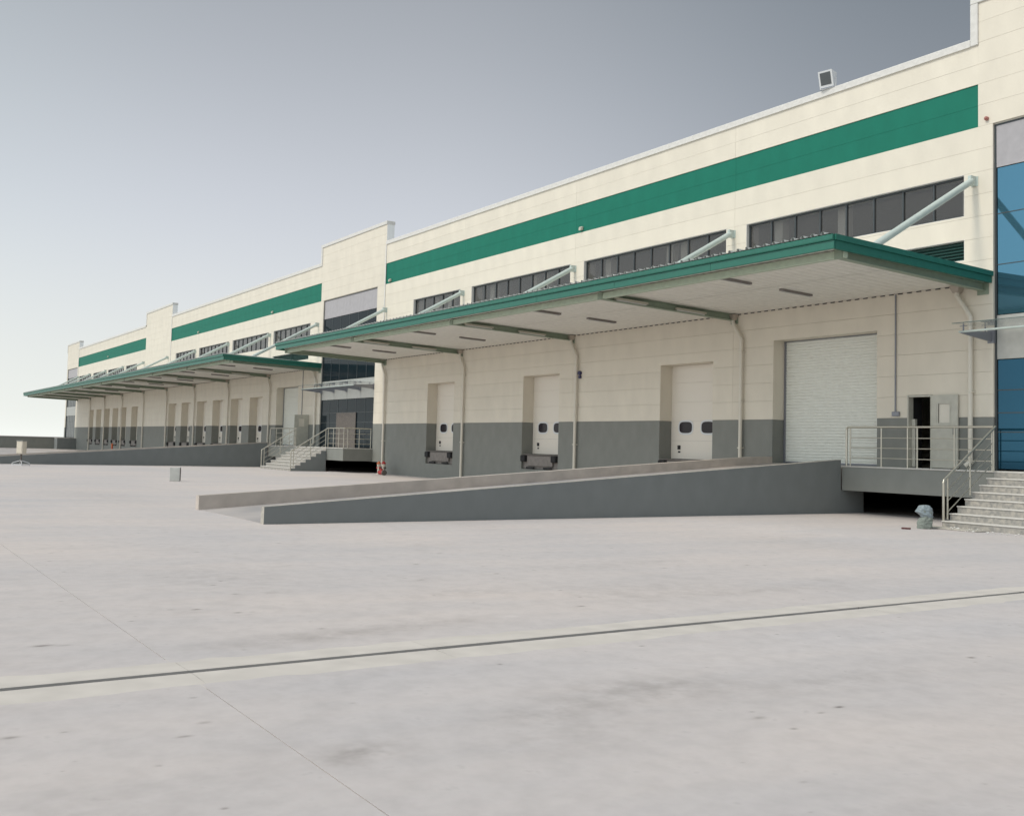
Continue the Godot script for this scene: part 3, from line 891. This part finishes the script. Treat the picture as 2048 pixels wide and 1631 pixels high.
func canopy(x0: float, x1: float, beams: Array, struts: Array, near: bool, label: String) -> void:
	var C := thing("dock_canopy", label, "canopy", Vector3(x1, 6.3, 0))
	var off := -C.position
	var shift := func(m: MB) -> MB:
		for i in m.v.size(): m.v[i] += off
		return m
	# ribbed roof sheet above and ribbed soffit sheet below
	for sh in [[6.545, 0.033, 6.262, 0.062, "roof_sheet", M.roof], [6.30, 0.03, 6.16, 0.010, "soffit_sheet", M.soffit]]:
		for part_z in [[0.02, 3.06, 0.0], [3.0, sh[2], 0.006]]:
			var m := MB.new()
			var x := x1 - 0.06
			while x > x0 + 0.1:
				var xe := maxf(x - 0.30, x0 + 0.05)
				var k := (x - xe) / 0.30
				var pr := [Vector2(x, 0), Vector2(x - 0.19 * k, 0), Vector2(x - 0.215 * k, sh[3]), Vector2(x - 0.275 * k, sh[3]), Vector2(xe, 0)]
				for i in 4:
					var p: Vector2 = pr[i]
					var q: Vector2 = pr[i + 1]
					var nn := Vector3(-(q.y - p.y), -(p.x - q.x) * -1.0, 0).normalized()
					if nn.y < 0: nn = -nn
					if absf(nn.y) < 0.01: nn = Vector3(signf(p.y - q.y), 0, 0)
					var ya: float = sh[0] + sh[1] * part_z[0] + part_z[2]
					var yb: float = sh[0] + sh[1] * part_z[1] + part_z[2]
					m.quad(Vector3(p.x, ya + p.y, part_z[0]), Vector3(q.x, ya + q.y, part_z[0]), Vector3(q.x, yb + q.y, part_z[1]), Vector3(p.x, yb + p.y, part_z[1]), nn)
				x -= 0.30
			part(C, sh[4], shift.call(m), sh[5])
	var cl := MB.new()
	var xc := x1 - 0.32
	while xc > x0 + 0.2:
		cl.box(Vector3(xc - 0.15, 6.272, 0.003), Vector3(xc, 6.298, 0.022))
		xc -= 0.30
	part(C, "rib_gap_shade", shift.call(cl), M.dark, "stuff")  # dark blocks standing in for the shaded gaps under the ribs
	# front edge: a lip, a shadow groove and a lower strip
	var runs := int(ceil((x1 - x0) / 4.5))
	for i in runs:
		var xa := lerpf(x0, x1, float(i) / runs) + (0.002 if i > 0 else 0.0)
		var xb := lerpf(x0, x1, float(i + 1) / runs) - (0.002 if i < runs - 1 else 0.0)
		var jog := rng.randf_range(-0.003, 0.003)
		var lip := MB.new()
		lip.extrude([Vector2(6.20, 6.60 + jog), Vector2(6.26, 6.60 + jog), Vector2(6.27, 6.625 + jog), Vector2(6.27, 6.715 + jog), Vector2(6.25, 6.735 + jog), Vector2(6.20, 6.735 + jog)], 0, xa, xb)
		part(C, "gutter_lip", shift.call(lip), M.fascia)
		part(C, "front_fascia", shift.call(bx(Vector3(xa, 6.395 + jog, 6.16), Vector3(xb, 6.597, 6.225 + jog * 0.7), 0.008)), M.fascia)
	for e in [[x1, -1.0], [x0, 1.0]]:
		var m := MB.new()
		var xa: float = e[0]
		var xb: float = e[0] + e[1] * 0.06
		m.hexa([Vector3(xa, 6.27, 0.01), Vector3(xb, 6.27, 0.01), Vector3(xb, 6.395, 6.155), Vector3(xa, 6.395, 6.155)], [Vector3(xa, 6.44, 0.01), Vector3(xb, 6.44, 0.01), Vector3(xb, 6.595, 6.155), Vector3(xa, 6.595, 6.155)])
		part(C, "end_fascia", shift.call(m), M.fascia)
		var c := MB.new()
		xa = e[0] - e[1] * 0.045
		c.hexa([Vector3(xa, 6.445, 0.01), Vector3(xb, 6.445, 0.01), Vector3(xb, 6.60, 6.195), Vector3(xa, 6.60, 6.195)], [Vector3(xa, 6.575, 0.01), Vector3(xb, 6.575, 0.01), Vector3(xb, 6.735, 6.195), Vector3(xa, 6.735, 6.195)])
		part(C, "end_lip", shift.call(c), M.fascia)
	# steel frame
	part(C, "edge_beam", shift.call(bx(Vector3(x0 + 0.1, 6.26, 5.60), Vector3(x1 - 0.1, 6.44, 5.75), 0.01)), M.steel)
	var all := beams.duplicate()
	all.append(x1 - 0.25)
	all.append(x0 + 0.25)
	for x in all:
		var m := MB.new()
		for f in [[0.0, 0.018, 0.09], [0.018, 0.195, 0.006], [0.195, 0.212, 0.09]]:
			var ya: float = 6.08 + f[0]
			var yb: float = 6.08 + f[1]
			m.hexa([Vector3(x - f[2], ya, 0.03), Vector3(x + f[2], ya, 0.03), Vector3(x + f[2], ya + 0.17, 5.75), Vector3(x - f[2], ya + 0.17, 5.75)], [Vector3(x - f[2], yb, 0.03), Vector3(x + f[2], yb, 0.03), Vector3(x + f[2], yb + 0.17, 5.75), Vector3(x - f[2], yb + 0.17, 5.75)])
		m.box(Vector3(x - 0.16, 5.98, 0.004), Vector3(x + 0.16, 6.32, 0.028))
		m.box(Vector3(x - 0.11, 6.24, 5.76), Vector3(x + 0.11, 6.46, 5.775))
		part(C, "beam", shift.call(m), M.beam)
	for x in struts:
		var m := MB.new()
		var top := Vector3(x, 9.05, 0.16)
		var bot := Vector3(x, 6.62, 4.45)
		m.tube(top, bot, 0.092, 14 if near else 8)
		m.box(Vector3(x - 0.05, 8.93, 0.0), Vector3(x + 0.05, 9.19, 0.24))
		m.box(Vector3(x - 0.10, 8.93, 0.003), Vector3(x + 0.10, 9.19, 0.016))
		part(C, "strut", shift.call(m), M.strut)
	# fluorescent fittings hang from the canopy: things of their own
	var stops := all.duplicate()
	stops.sort()
	stops.reverse()
	var nth := ["first", "second", "third", "fourth", "fifth", "sixth", "seventh", "eighth", "ninth"]
	var which := "near" if near else "far"
	for i in stops.size() - 1:
		var x: float = (stops[i] + stops[i + 1]) / 2.0
		for r in [[3.95, 5.25, "outer"], [1.45, 2.75, "inner"]]:
			lamp(x, r[0], r[1], 0.0, "%s tube light under the %s canopy, %s bay from its right end" % [r[2], which, nth[i]], false)
			if near and i > 0 or not near and i > 0 and i < 4:
				lamp(stops[i] + 0.115, r[0], r[1], 0.11, "%s pale tube light on the %s beam from the right, %s canopy" % [r[2], nth[i - 1], which], true)

func lamp(x: float, z0: float, z1: float, drop: float, label: String, pale: bool) -> void:
	var o := thing("tube_light", label, "light fitting", Vector3(x, soffit_y(z0) - drop - 0.09, z0), "tube lights under the dock canopies")
	var len := z1 - z0
	var rise := 0.03 * len
	var b := MB.new()
	b.hexa([Vector3(-0.06, 0.03, 0), Vector3(0.06, 0.03, 0), Vector3(0.06, 0.03 + rise, len), Vector3(-0.06, 0.03 + rise, len)], [Vector3(-0.045, 0.088, 0), Vector3(0.045, 0.088, 0), Vector3(0.045, 0.088 + rise, len), Vector3(-0.045, 0.088 + rise, len)])
	part(o, "housing", b, M.lamp_pale if pale else M.lamp)
	var t := MB.new()
	t.tube(Vector3(0, 0.012, 0.05), Vector3(0, 0.012 + rise, len - 0.05), 0.016, 8)
	part(o, "fluorescent_tube", t, M.tube_glass)

func awning(x0: float, x1: float, label: String) -> void:
	var A := thing("glass_awning", label, "awning", Vector3(x0, 4.9, 0))
	var off := -A.position
	var sh := func(m: MB) -> MB:
		for i in m.v.size(): m.v[i] += off
		return m
	var n := 5
	for i in n:
		var x := lerpf(x0 + 0.18, x1 - 0.1, float(i) / (n - 1))
		var m := MB.new()
		m.hexa([Vector3(x - 0.03, 4.72, 0.0), Vector3(x + 0.03, 4.72, 0.0), Vector3(x + 0.03, 4.84, 1.28), Vector3(x - 0.03, 4.84, 1.28)], [Vector3(x - 0.03, 4.98, 0.0), Vector3(x + 0.03, 4.98, 0.0), Vector3(x + 0.03, 4.90, 1.28), Vector3(x - 0.03, 4.90, 1.28)])
		m.box(Vector3(x - 0.09, 4.68, -0.12), Vector3(x + 0.09, 5.02, 0.012))
		part(A, "bracket", sh.call(m), M.bracket)
		var s := MB.new()
		for z in [0.25, 1.2]:
			s.tube(Vector3(x, 4.9, z), Vector3(x, 5.08, z), 0.02, 8)
			s.tube(Vector3(x - 0.1, 5.03, z), Vector3(x + 0.1, 5.03, z), 0.012, 6)
		part(A, "glass_clamp", sh.call(s), M.bracket)
	var p := MB.new()
	p.tube(Vector3(x0 + 0.1, 4.88, 1.26), Vector3(x1 - 0.02, 4.88, 1.26), 0.028, 12)
	part(A, "front_tube", sh.call(p), M.strut)
	var k := 4
	for i in k:
		var a := lerpf(x0, x1, float(i) / k)
		var b := lerpf(x0, x1, float(i + 1) / k)
		part(A, "glass_pane", sh.call(bx(Vector3(a + 0.006, 5.085, 0.04), Vector3(b - 0.006, 5.10, 1.42))), M.clear)
		part(A, "glass_edge", sh.call(bx(Vector3(a + 0.006, 5.083, 1.421), Vector3(b - 0.006, 5.102, 1.432))), M.glass_edge)

# ------------------------------------------------------------------ ramps
func ramps() -> void:
	ramp(-19.81, -24.46, 1.0, [-24.19, -23.35], "near concrete loading ramp with grey side wall leading to the roller shutter")
	ramp(-64.81, -69.4, 1.85, [-69.2, -69.2], "far concrete loading ramp with long grey side wall left of the stairs")

func ramp(xn: float, xf: float, ze: float, far: Array, label: String) -> void:
	var zf := 18.07
	var R := thing("loading_ramp", label, "ramp", Vector3(xn, 0, zf))
	var off := -R.position
	var sh := func(m: MB) -> MB:
		for i in m.v.size(): m.v[i] += off
		return m
	var s := MB.new()
	var xi := xn - 0.18
	s.hexa([Vector3(far[0], -0.02, zf - 0.05), Vector3(xi, -0.02, zf - 0.05), Vector3(xi, -0.02, 0.002), Vector3(far[1], -0.02, 0.002)], [Vector3(far[0], 0.006, zf - 0.05), Vector3(xi, 0.006, zf - 0.05), Vector3(xi, FLOOR - 0.004, 0.002), Vector3(far[1], FLOOR - 0.004, 0.002)])
	part(R, "ramp_surface", sh.call(s), M.ground)
	# near wall: bare top and end, painted outer face
	var w := MB.new()
	w.hexa([Vector3(xi, -0.05, zf), Vector3(xn - 0.005, -0.05, zf), Vector3(xn - 0.005, -0.05, ze), Vector3(xi, -0.05, ze)], [Vector3(xi, 0.345, zf), Vector3(xn - 0.005, 0.345, zf), Vector3(xn - 0.005, 1.53, ze), Vector3(xi, 1.53, ze)])
	part(R, "side_wall", sh.call(w), M.light_concrete)
	var pf := MB.new()
	pf.hexa([Vector3(xn - 0.005, -0.04, zf - 0.004), Vector3(xn, -0.04, zf - 0.004), Vector3(xn, -0.04, ze + 0.004), Vector3(xn - 0.005, -0.04, ze + 0.004)], [Vector3(xn - 0.005, 0.338, zf - 0.004), Vector3(xn, 0.338, zf - 0.004), Vector3(xn, 1.522, ze + 0.004), Vector3(xn - 0.005, 1.522, ze + 0.004)])
	part(R, "painted_face", sh.call(pf), M.ramp_paint)
	part(R, "dark_infill", sh.call(bx(Vector3(xi, -0.05, 0.004), Vector3(xn - 0.006, 0.655, ze - 0.001))), M.ramp_paint)  # added block: paints the ramp's pale side dark under the landing
	var f := MB.new()
	var tk := 0.25
	var z1 := 0.9
	var fx := func(z: float) -> float: return lerpf(far[1], far[0], z / zf)
	f.hexa([Vector3(far[0] - tk, -0.05, zf), Vector3(far[0], -0.05, zf), Vector3(fx.call(z1), -0.05, z1), Vector3(fx.call(z1) - tk, -0.05, z1)], [Vector3(far[0] - tk, 0.33, zf), Vector3(far[0], 0.33, zf), Vector3(fx.call(z1), 1.53, z1), Vector3(fx.call(z1) - tk, 1.53, z1)])
	f.hexa([Vector3(fx.call(z1) - tk, -0.05, z1), Vector3(fx.call(z1), -0.05, z1), Vector3(far[1], -0.05, 0.003), Vector3(far[1] - tk, -0.05, 0.003)], [Vector3(fx.call(z1) - tk, 1.53, z1), Vector3(fx.call(z1), 1.53, z1), Vector3(far[1], 1.555, 0.003), Vector3(far[1] - tk, 1.555, 0.003)])
	part(R, "side_wall", sh.call(f), M.concrete)

# ------------------------------------------------------------------ stairs and railings
func stairs() -> void:
	stair(-19.80, -6.2, 1.0, -15.12, -6.5, 3.10, "near concrete stairs with pale nosings in front of the blue entrance")
	stair(-64.80, -53.0, 1.80, -60.05, -55.3, 3.92, "far concrete stairs with two railings in front of the dark entrance")
	var L := thing("entrance_landing", "small dark grey landing at the farthest entrance, beside the boundary wall", "landing", Vector3(-139.0, 0, 0))
	part(L, "landing_body", bx(Vector3(-7.5, -0.05, 0.004), Vector3(0, FLOOR - 0.04, 2.2)), M.ramp_paint)
	part(L, "landing_paving", bx(Vector3(-7.52, FLOOR - 0.04, 0.004), Vector3(0.02, FLOOR, 2.22), 0.006), M.nosing)
	# near landing rail
	rail("landing_railing", "long stainless railing on the landing beside the roller shutter", [Vector3(-19.68, FLOOR, 0.93), Vector3(-15.17, FLOOR, 0.93)], [0.0, 0.13, 1.18, 2.02, 2.32, 3.42, 4.51], true)
	stair_rail("near stainless stair railing beside the wrapped sack", -15.12, 3.04, 0.93, [2.90, 2.0, 1.08])
	rail("landing_railing", "short stainless railing on the far landing, left of the stairs", [Vector3(-64.7, FLOOR, 1.72), Vector3(-60.2, FLOOR, 1.72)], [0.0, 1.1, 2.2, 3.4, 4.5], true)
	stair_rail("left stainless railing of the far stairs", -60.05, 3.88, 1.72, [3.74, 2.75, 1.85])
	stair_rail("right stainless railing of the far stairs", -55.3, 3.88, 1.72, [3.74, 2.75, 1.85])
	rail("landing_railing", "stainless railing on the far landing, right of the stairs", [Vector3(-55.25, FLOOR, 1.72), Vector3(-53.08, FLOOR, 1.72), Vector3(-53.08, FLOOR, 0.05)], [0.0, 0.75, 1.5, 2.17, 2.4, 3.1, 3.8], false)

func stair(x0: float, x1: float, zl: float, sx0: float, sx1: float, zb: float, label: String) -> void:
	var S := thing("staircase", label, "stairs", Vector3(sx0, 0, zb))
	var off := -S.position
	var sh := func(m: MB) -> MB:
		for i in m.v.size(): m.v[i] += off
		return m
	part(S, "landing", sh.call(bx(Vector3(x0, 0.66, 0.004), Vector3(x1, FLOOR - 0.035, zl - 0.03))), M.plinth)
	part(S, "landing_paving", sh.call(bx(Vector3(x0 - 0.01, FLOOR - 0.035, 0.004), Vector3(x1 + 0.01, FLOOR, zl), 0.006)), M.nosing)
	var n := 8
	var rise := FLOOR / n
	var run := (zb - zl) / (n - 1)
	for i in n - 1:
		var zt := zb - run * i
		var back := zb - run * (i + 1)
		var body := bx(Vector3(sx0, -0.02 + rise * i if i == 0 else rise * i - 0.0, maxf(back - 0.25, zl - 0.028)), Vector3(sx1, rise * (i + 1) - 0.03, zt))
		var o := part(S, "step", sh.call(body), M.step)
		part(o, "tread", sh.call(bx(Vector3(sx0 - 0.015, rise * (i + 1) - 0.03, back + 0.001), Vector3(sx1 + 0.015, rise * (i + 1), zt + 0.02), 0.005)), M.nosing)
	var prof := [Vector2(zl, -0.02), Vector2(zl, FLOOR - rise - 0.002)]
	for i in range(n - 2, -1, -1):
		prof.append(Vector2(zb - run * (i + 1) + 0.001 + (0.0 if i < n - 2 else 0.001), rise * (i + 1) - 0.031))
		prof.append(Vector2(zb - run * i, rise * (i + 1) - 0.031))
	prof.append(Vector2(zb, -0.02))
	var pf := MB.new()
	pf.extrude(prof, 0, sx1 + 0.001, sx1 + 0.012)
	part(S, "painted_side", sh.call(pf), M.ramp_paint)
	for x in [sx0 + 0.9, sx1 - 0.25]:
		var under := MB.new()   # masonry that carries the flight
		under.extrude([Vector2(zb - 0.05, -0.02), Vector2(zb - 0.3, 0.10), Vector2(zl + 0.05, FLOOR - 0.36), Vector2(zl - 0.02, FLOOR - 0.36), Vector2(zl - 0.02, -0.02)], 0, x, x + 0.2)
		part(S, "stringer", sh.call(under), M.plinth)
	part(S, "top_riser", sh.call(bx(Vector3(sx0, FLOOR - rise, zl - 0.029), Vector3(sx1, FLOOR - 0.036, zl - 0.001))), M.step)

func rail(called: String, label: String, line: Array, posts: Array, curved: bool) -> void:
	var R := thing(called, label, "railing", line[0])
	var o: Vector3 = line[0]
	var h := 1.10
	var pts := []
	if curved: pts = [Vector3(0, 0, 0), Vector3(0, h - 0.06, 0), Vector3(0.02, h - 0.02, 0), Vector3(0.06, h, 0)]
	else: pts = [Vector3(0, h, 0)]
	for i in range(1, line.size()): pts.append(line[i] - o + Vector3(0, h, 0))
	var m := MB.new()
	m.path(pts, 0.03, 12)
	part(R, "handrail", m, M.metal)
	var at := func(s: float) -> Vector3:
		for i in line.size() - 1:
			var l: float = line[i].distance_to(line[i + 1])
			if s <= l + 0.001: return line[i].lerp(line[i + 1], s / l) - o
			s -= l
		return line[line.size() - 1] - o
	for s in posts:
		if curved and s == 0.0: continue
		var p: Vector3 = at.call(s)
		var q := MB.new()
		q.tube(p, p + Vector3(0, h - 0.02, 0), 0.022, 10)
		q.tube(p, p + Vector3(0, 0.012, 0), 0.045, 10)
		part(R, "post", q, M.metal)
	for y in [0.24, 0.52, 0.80]:
		var q := MB.new()
		var b := []
		b.append(at.call(posts[1] if curved else posts[0]) + Vector3(0, y, 0))
		for i in range(1, line.size()): b.append(line[i] - o + Vector3(0, y, 0))
		q.path(b, 0.013, 8)
		part(R, "bar", q, M.metal)

func stair_rail(label: String, x: float, z0: float, z1: float, posts: Array) -> void:
	var R := thing("stair_railing", label, "railing", Vector3(x, 0, z0))
	var y0 := 1.12
	var y1 := FLOOR + 1.11
	var m := MB.new()
	m.path([Vector3(0, 0, 0.02), Vector3(0, y0 - 0.05, 0.02), Vector3(0, y0, 0.0), Vector3(0, y1, z1 - z0)], 0.03, 12)
	part(R, "handrail", m, M.metal)
	var sl := (y1 - y0) / (z1 - z0)
	for z in posts:
		var top: float = y0 + sl * (z - z0)
		var base: float = maxf(0.0, top - 1.02)
		var q := MB.new()
		q.tube(Vector3(0, base, z - z0), Vector3(0, top, z - z0), 0.022, 10)
		part(R, "post", q, M.metal)
	for d in [0.32, 0.58, 0.84]:
		var q := MB.new()
		q.tube(Vector3(0, y0 + sl * (posts[0] - z0) - d, posts[0] - z0), Vector3(0, y0 + sl * (posts[2] - z0) - d, posts[2] - z0), 0.013, 8)
		part(R, "bar", q, M.metal)

# ------------------------------------------------------------------ loose things in the yard
func yard_objects() -> void:
	# floodlight on the parapet
	var F := thing("floodlight", "square grey floodlight standing on the roof parapet", "floodlight", Vector3(-21.2, 12.98, -0.05))
	var hs := MB.new()
	hs.hexa([Vector3(-0.20, 0.06, 0.06), Vector3(0.20, 0.06, 0.06), Vector3(0.20, 0.02, 0.16), Vector3(-0.20, 0.02, 0.16)], [Vector3(-0.20, 0.42, -0.02), Vector3(0.20, 0.42, -0.02), Vector3(0.20, 0.44, 0.28), Vector3(-0.20, 0.44, 0.28)])
	var head := Node3D.new()
	head.free()
	var body := part(F, "housing", hs, M.white_frame)
	var gl := MB.new()
	gl.hexa([Vector3(-0.15, 0.08, 0.17), Vector3(0.15, 0.08, 0.17), Vector3(0.15, 0.08, 0.187), Vector3(-0.15, 0.08, 0.187)], [Vector3(-0.15, 0.39, 0.25), Vector3(0.15, 0.39, 0.25), Vector3(0.15, 0.39, 0.279), Vector3(-0.15, 0.39, 0.279)])
	part(F, "lens", gl, M.pane_dull)
	var br := MB.new()
	br.box(Vector3(-0.23, 0.0, 0.05), Vector3(-0.205, 0.26, 0.10))
	br.box(Vector3(0.205, 0.0, 0.05), Vector3(0.23, 0.26, 0.10))
	br.box(Vector3(-0.23, 0.0, 0.05), Vector3(0.23, 0.02, 0.10))
	part(F, "bracket", br, M.white_frame)
	F.rotation_degrees.y = 12.0
	F.scale = Vector3(1.15, 1.15, 1.15)
	# stone sack by the stairs
	var B := thing("wrapped_sack", "lumpy grey sack half wrapped in bluish plastic below the landing", "sack", Vector3(-15.03, 0, 3.9))
	part(B, "sack_body", sack([[0.0, -0.16, 0.13], [0.04, -0.175, 0.155], [0.13, -0.175, 0.17], [0.20, -0.145, 0.17], [0.27, -0.085, 0.165], [0.33, -0.075, 0.16], [0.40, -0.13, 0.155], [0.47, -0.14, 0.13]], 3, 0.014), mat(lin(0.21, 0.24, 0.215), 0.75, null))
	part(B, "plastic_wrap", sack([[0.27, -0.09, 0.172], [0.31, -0.105, 0.172], [0.36, -0.17, 0.170], [0.395, -0.225, 0.168], [0.42, -0.20, 0.165], [0.48, -0.155, 0.15], [0.535, -0.12, 0.115], [0.55, -0.06, 0.06]], 8, 0.012), mat(lin(0.23, 0.28, 0.305), 0.4, null))
	B.rotation_degrees.y = 35.0
	var bk := part(self, numbered("brick_fragment"), bx(Vector3(-0.10, 0, -0.03), Vector3(0.10, 0.04, 0.03), 0.008), M.brick)
	bk.position = Vector3(-15.06, 0.0, 4.55)
	bk.rotation_degrees.y = 24.0
	tag(bk, "dark red brick fragment lying left of the wrapped sack", "brick")
	# slab and rubble at the foot of the near stairs
	var ps := part(self, numbered("footing_slab"), bx(Vector3(-15.35, 0.002, 3.12), Vector3(-13.9, 0.035, 3.62), 0.01), M.light_concrete)
	tag(ps, "thin rough concrete slab at the foot of the near stairs", "slab")
	var rub := MB.new()
	for i in 60:
		var p := Vector3(rng.randf_range(-14.7, -11.5), 0.012, rng.randf_range(3.18, 3.75))
		if p.x < -13.9 and p.z < 3.62: p.y = 0.042
		var r := rng.randf_range(0.008, 0.032)
		rub.lathe(p, [[-r * 0.7, r * 0.4], [0.0, r * rng.randf_range(0.8, 1.2)], [r * 0.7, r * 0.3]], 5)
	var ro := part(self, numbered("rubble"), rub, M.cap, "stuff")
	tag(ro, "scattered white rubble at the foot of the near stairs", "rubble")
	# grey block and electric cabinet on the open yard
	var gb := thing("concrete_block", "upright grey concrete block standing alone on the open yard", "block", Vector3(-40.6, 0, 14.2))
	part(gb, "block_body", bx(Vector3(-0.19, 0, -0.09), Vector3(0.19, 0.53, 0.09), 0.012), M.block)
	part(gb, "dark_side", bx(Vector3(0.191, 0.03, -0.08), Vector3(0.205, 0.52, 0.08)), M.lip)  # thin dark sheet on the block's right side
	gb.rotation_degrees.y = 66.0
	var cb := thing("electric_cabinet", "pale electric cabinet on a post with a four-legged base", "cabinet", Vector3(-60.3, 0, 16.95))
	part(cb, "cabinet_body", bx(Vector3(-0.20, 0.62, -0.16), Vector3(0.20, 1.29, 0.16), 0.02), M.cabinet)
	part(cb, "cabinet_roof", bx(Vector3(-0.22, 1.29, -0.18), Vector3(0.22, 1.33, 0.18), 0.012), M.box_grey)
	part(cb, "door", bx(Vector3(-0.16, 0.68, 0.16), Vector3(0.16, 1.25, 0.172), 0.005), M.cabinet)
	var po := MB.new()
	po.tube(Vector3(0, 0.1, 0), Vector3(0, 0.62, 0), 0.045, 10)
	part(cb, "post", po, M.lip)
	for s in [[-1, -1], [1, -1], [1, 1], [-1, 1]]:
		var lg := MB.new()
		lg.tube(Vector3(0, 0.28, 0), Vector3(0.30 * s[0], 0.14, 0.28 * s[1]), 0.02, 8)
		lg.tube(Vector3(0.30 * s[0], 0.14, 0.28 * s[1]), Vector3(0.31 * s[0], 0.0, 0.29 * s[1]), 0.02, 8)
		part(cb, "leg", lg, M.white_frame)
	var ring := MB.new()
	ring.path([Vector3(-0.31, 0.05, -0.29), Vector3(0.31, 0.05, -0.29), Vector3(0.31, 0.05, 0.29), Vector3(-0.31, 0.05, 0.29), Vector3(-0.31, 0.05, -0.29)], 0.018, 8)
	part(cb, "base_ring", ring, M.white_frame)
	cb.rotation_degrees.y = 40.0
	# fire connections by the wall
	hydrant(Vector3(-50.55, 0, 0.75), 0.72, "pale fire hydrant with orange cap, left of its red neighbour by the pipe")
	hydrant(Vector3(-50.08, 0, 0.70), 0.74, "pale fire hydrant with dark red cap below the downpipe", true)
	var lo := thing("pump_connection", "low red fire pump connection lying right of the hydrants", "hydrant", Vector3(-49.75, 0, 1.0))
	var l1 := MB.new()
	l1.tube(Vector3(-0.2, 0.14, 0), Vector3(0.3, 0.14, 0), 0.11, 12)
	l1.tube(Vector3(0.05, 0.14, 0), Vector3(0.05, 0.34, 0), 0.07, 10)
	part(lo, "pipe_body", l1, M.red)
	var l2 := MB.new()
	l2.tube(Vector3(0.30, 0.14, 0), Vector3(0.42, 0.14, 0), 0.14, 12)
	part(lo, "flange", l2, M.lip)
	hydrant(Vector3(-114.3, 0, 0.9), 1.0, "small orange-red fire hydrant by the farthest dock doors", false, true)

func hydrant(at: Vector3, h: float, label: String, dark := false, all_red := false) -> void:
	var H := thing("fire_hydrant", label, "hydrant", at)
	var b := MB.new()
	b.lathe(Vector3.ZERO, [[0.0, 0.13], [0.04, 0.13], [0.05, 0.075], [h * 0.55, 0.075], [h * 0.6, 0.10], [h * 0.78, 0.10]], 14)
	part(H, "barrel", b, M.orange if all_red else M.cabinet)
	var c := MB.new()
	c.lathe(Vector3(0, h * 0.78, 0), [[0.0, 0.12], [h * 0.04, 0.125], [h * 0.12, 0.09], [h * 0.17, 0.04], [h * 0.22, 0.035], [h * 0.221, 0.0]], 14)
	part(H, "cap", c, M.red if dark else M.orange)
	for s in [-1, 1]:
		var n := MB.new()
		n.tube(Vector3(s * 0.06, h * 0.5, 0), Vector3(s * 0.19, h * 0.5, 0), 0.05, 10)
		n.tube(Vector3(s * 0.17, h * 0.5, 0), Vector3(s * 0.21, h * 0.5, 0), 0.062, 10)
		part(H, "nozzle", n, M.lip if dark else M.red)

func sack(prof: Array, sd: int, rough: float) -> MB:   # rings of [height, left, right]
	var m := MB.new()
	var nz := FastNoiseLite.new()
	nz.seed = sd
	nz.frequency = 1.6
	var seg := 26
	var fine := []
	for k in prof.size() - 1:
		for q in 3:
			var t := q / 3.0
			fine.append([lerpf(prof[k][0], prof[k + 1][0], t), lerpf(prof[k][1], prof[k + 1][1], t), lerpf(prof[k][2], prof[k + 1][2], t)])
	fine.append(prof[prof.size() - 1])
	var at := func(k: int, i: int) -> Vector3:
		var g := TAU * (i % seg) / seg
		var c: float = (fine[k][1] + fine[k][2]) / 2.0
		var r: float = (fine[k][2] - fine[k][1]) / 2.0
		var d := nz.get_noise_3d(cos(g) * 0.9, fine[k][0] * 7.0, sin(g) * 0.9) * rough * 2.2
		var side := 1.0 + 0.10 * sin(g * 4.0)
		return Vector3(c + cos(g) * (r + d), fine[k][0] + (d * 0.5 if k > 0 else 0.0), sin(g) * side * (minf(r, 0.15) + d))
	for k in fine.size() - 1:
		for i in seg:
			var a: Vector3 = at.call(k, i)
			var b: Vector3 = at.call(k, i + 1)
			var c: Vector3 = at.call(k + 1, i + 1)
			var e: Vector3 = at.call(k + 1, i)
			var out := (a + b + c + e) / 4.0
			out.x -= (fine[k][1] + fine[k][2]) / 2.0
			out.y = 0.0001
			for tr in [[a, b, c], [a, c, e]]:
				var nn: Vector3 = (tr[1] - tr[0]).cross(tr[2] - tr[0]).normalized()
				if nn.dot(out) < 0.0: nn = -nn
				if nn.length() > 0.5: m.tri(tr[0], tr[1], tr[2], nn)
	var kt := fine.size() - 1
	for i in seg: m.tri(Vector3((fine[kt][1] + fine[kt][2]) / 2.0, fine[kt][0], 0), at.call(kt, i), at.call(kt, i + 1), Vector3.UP)
	return m
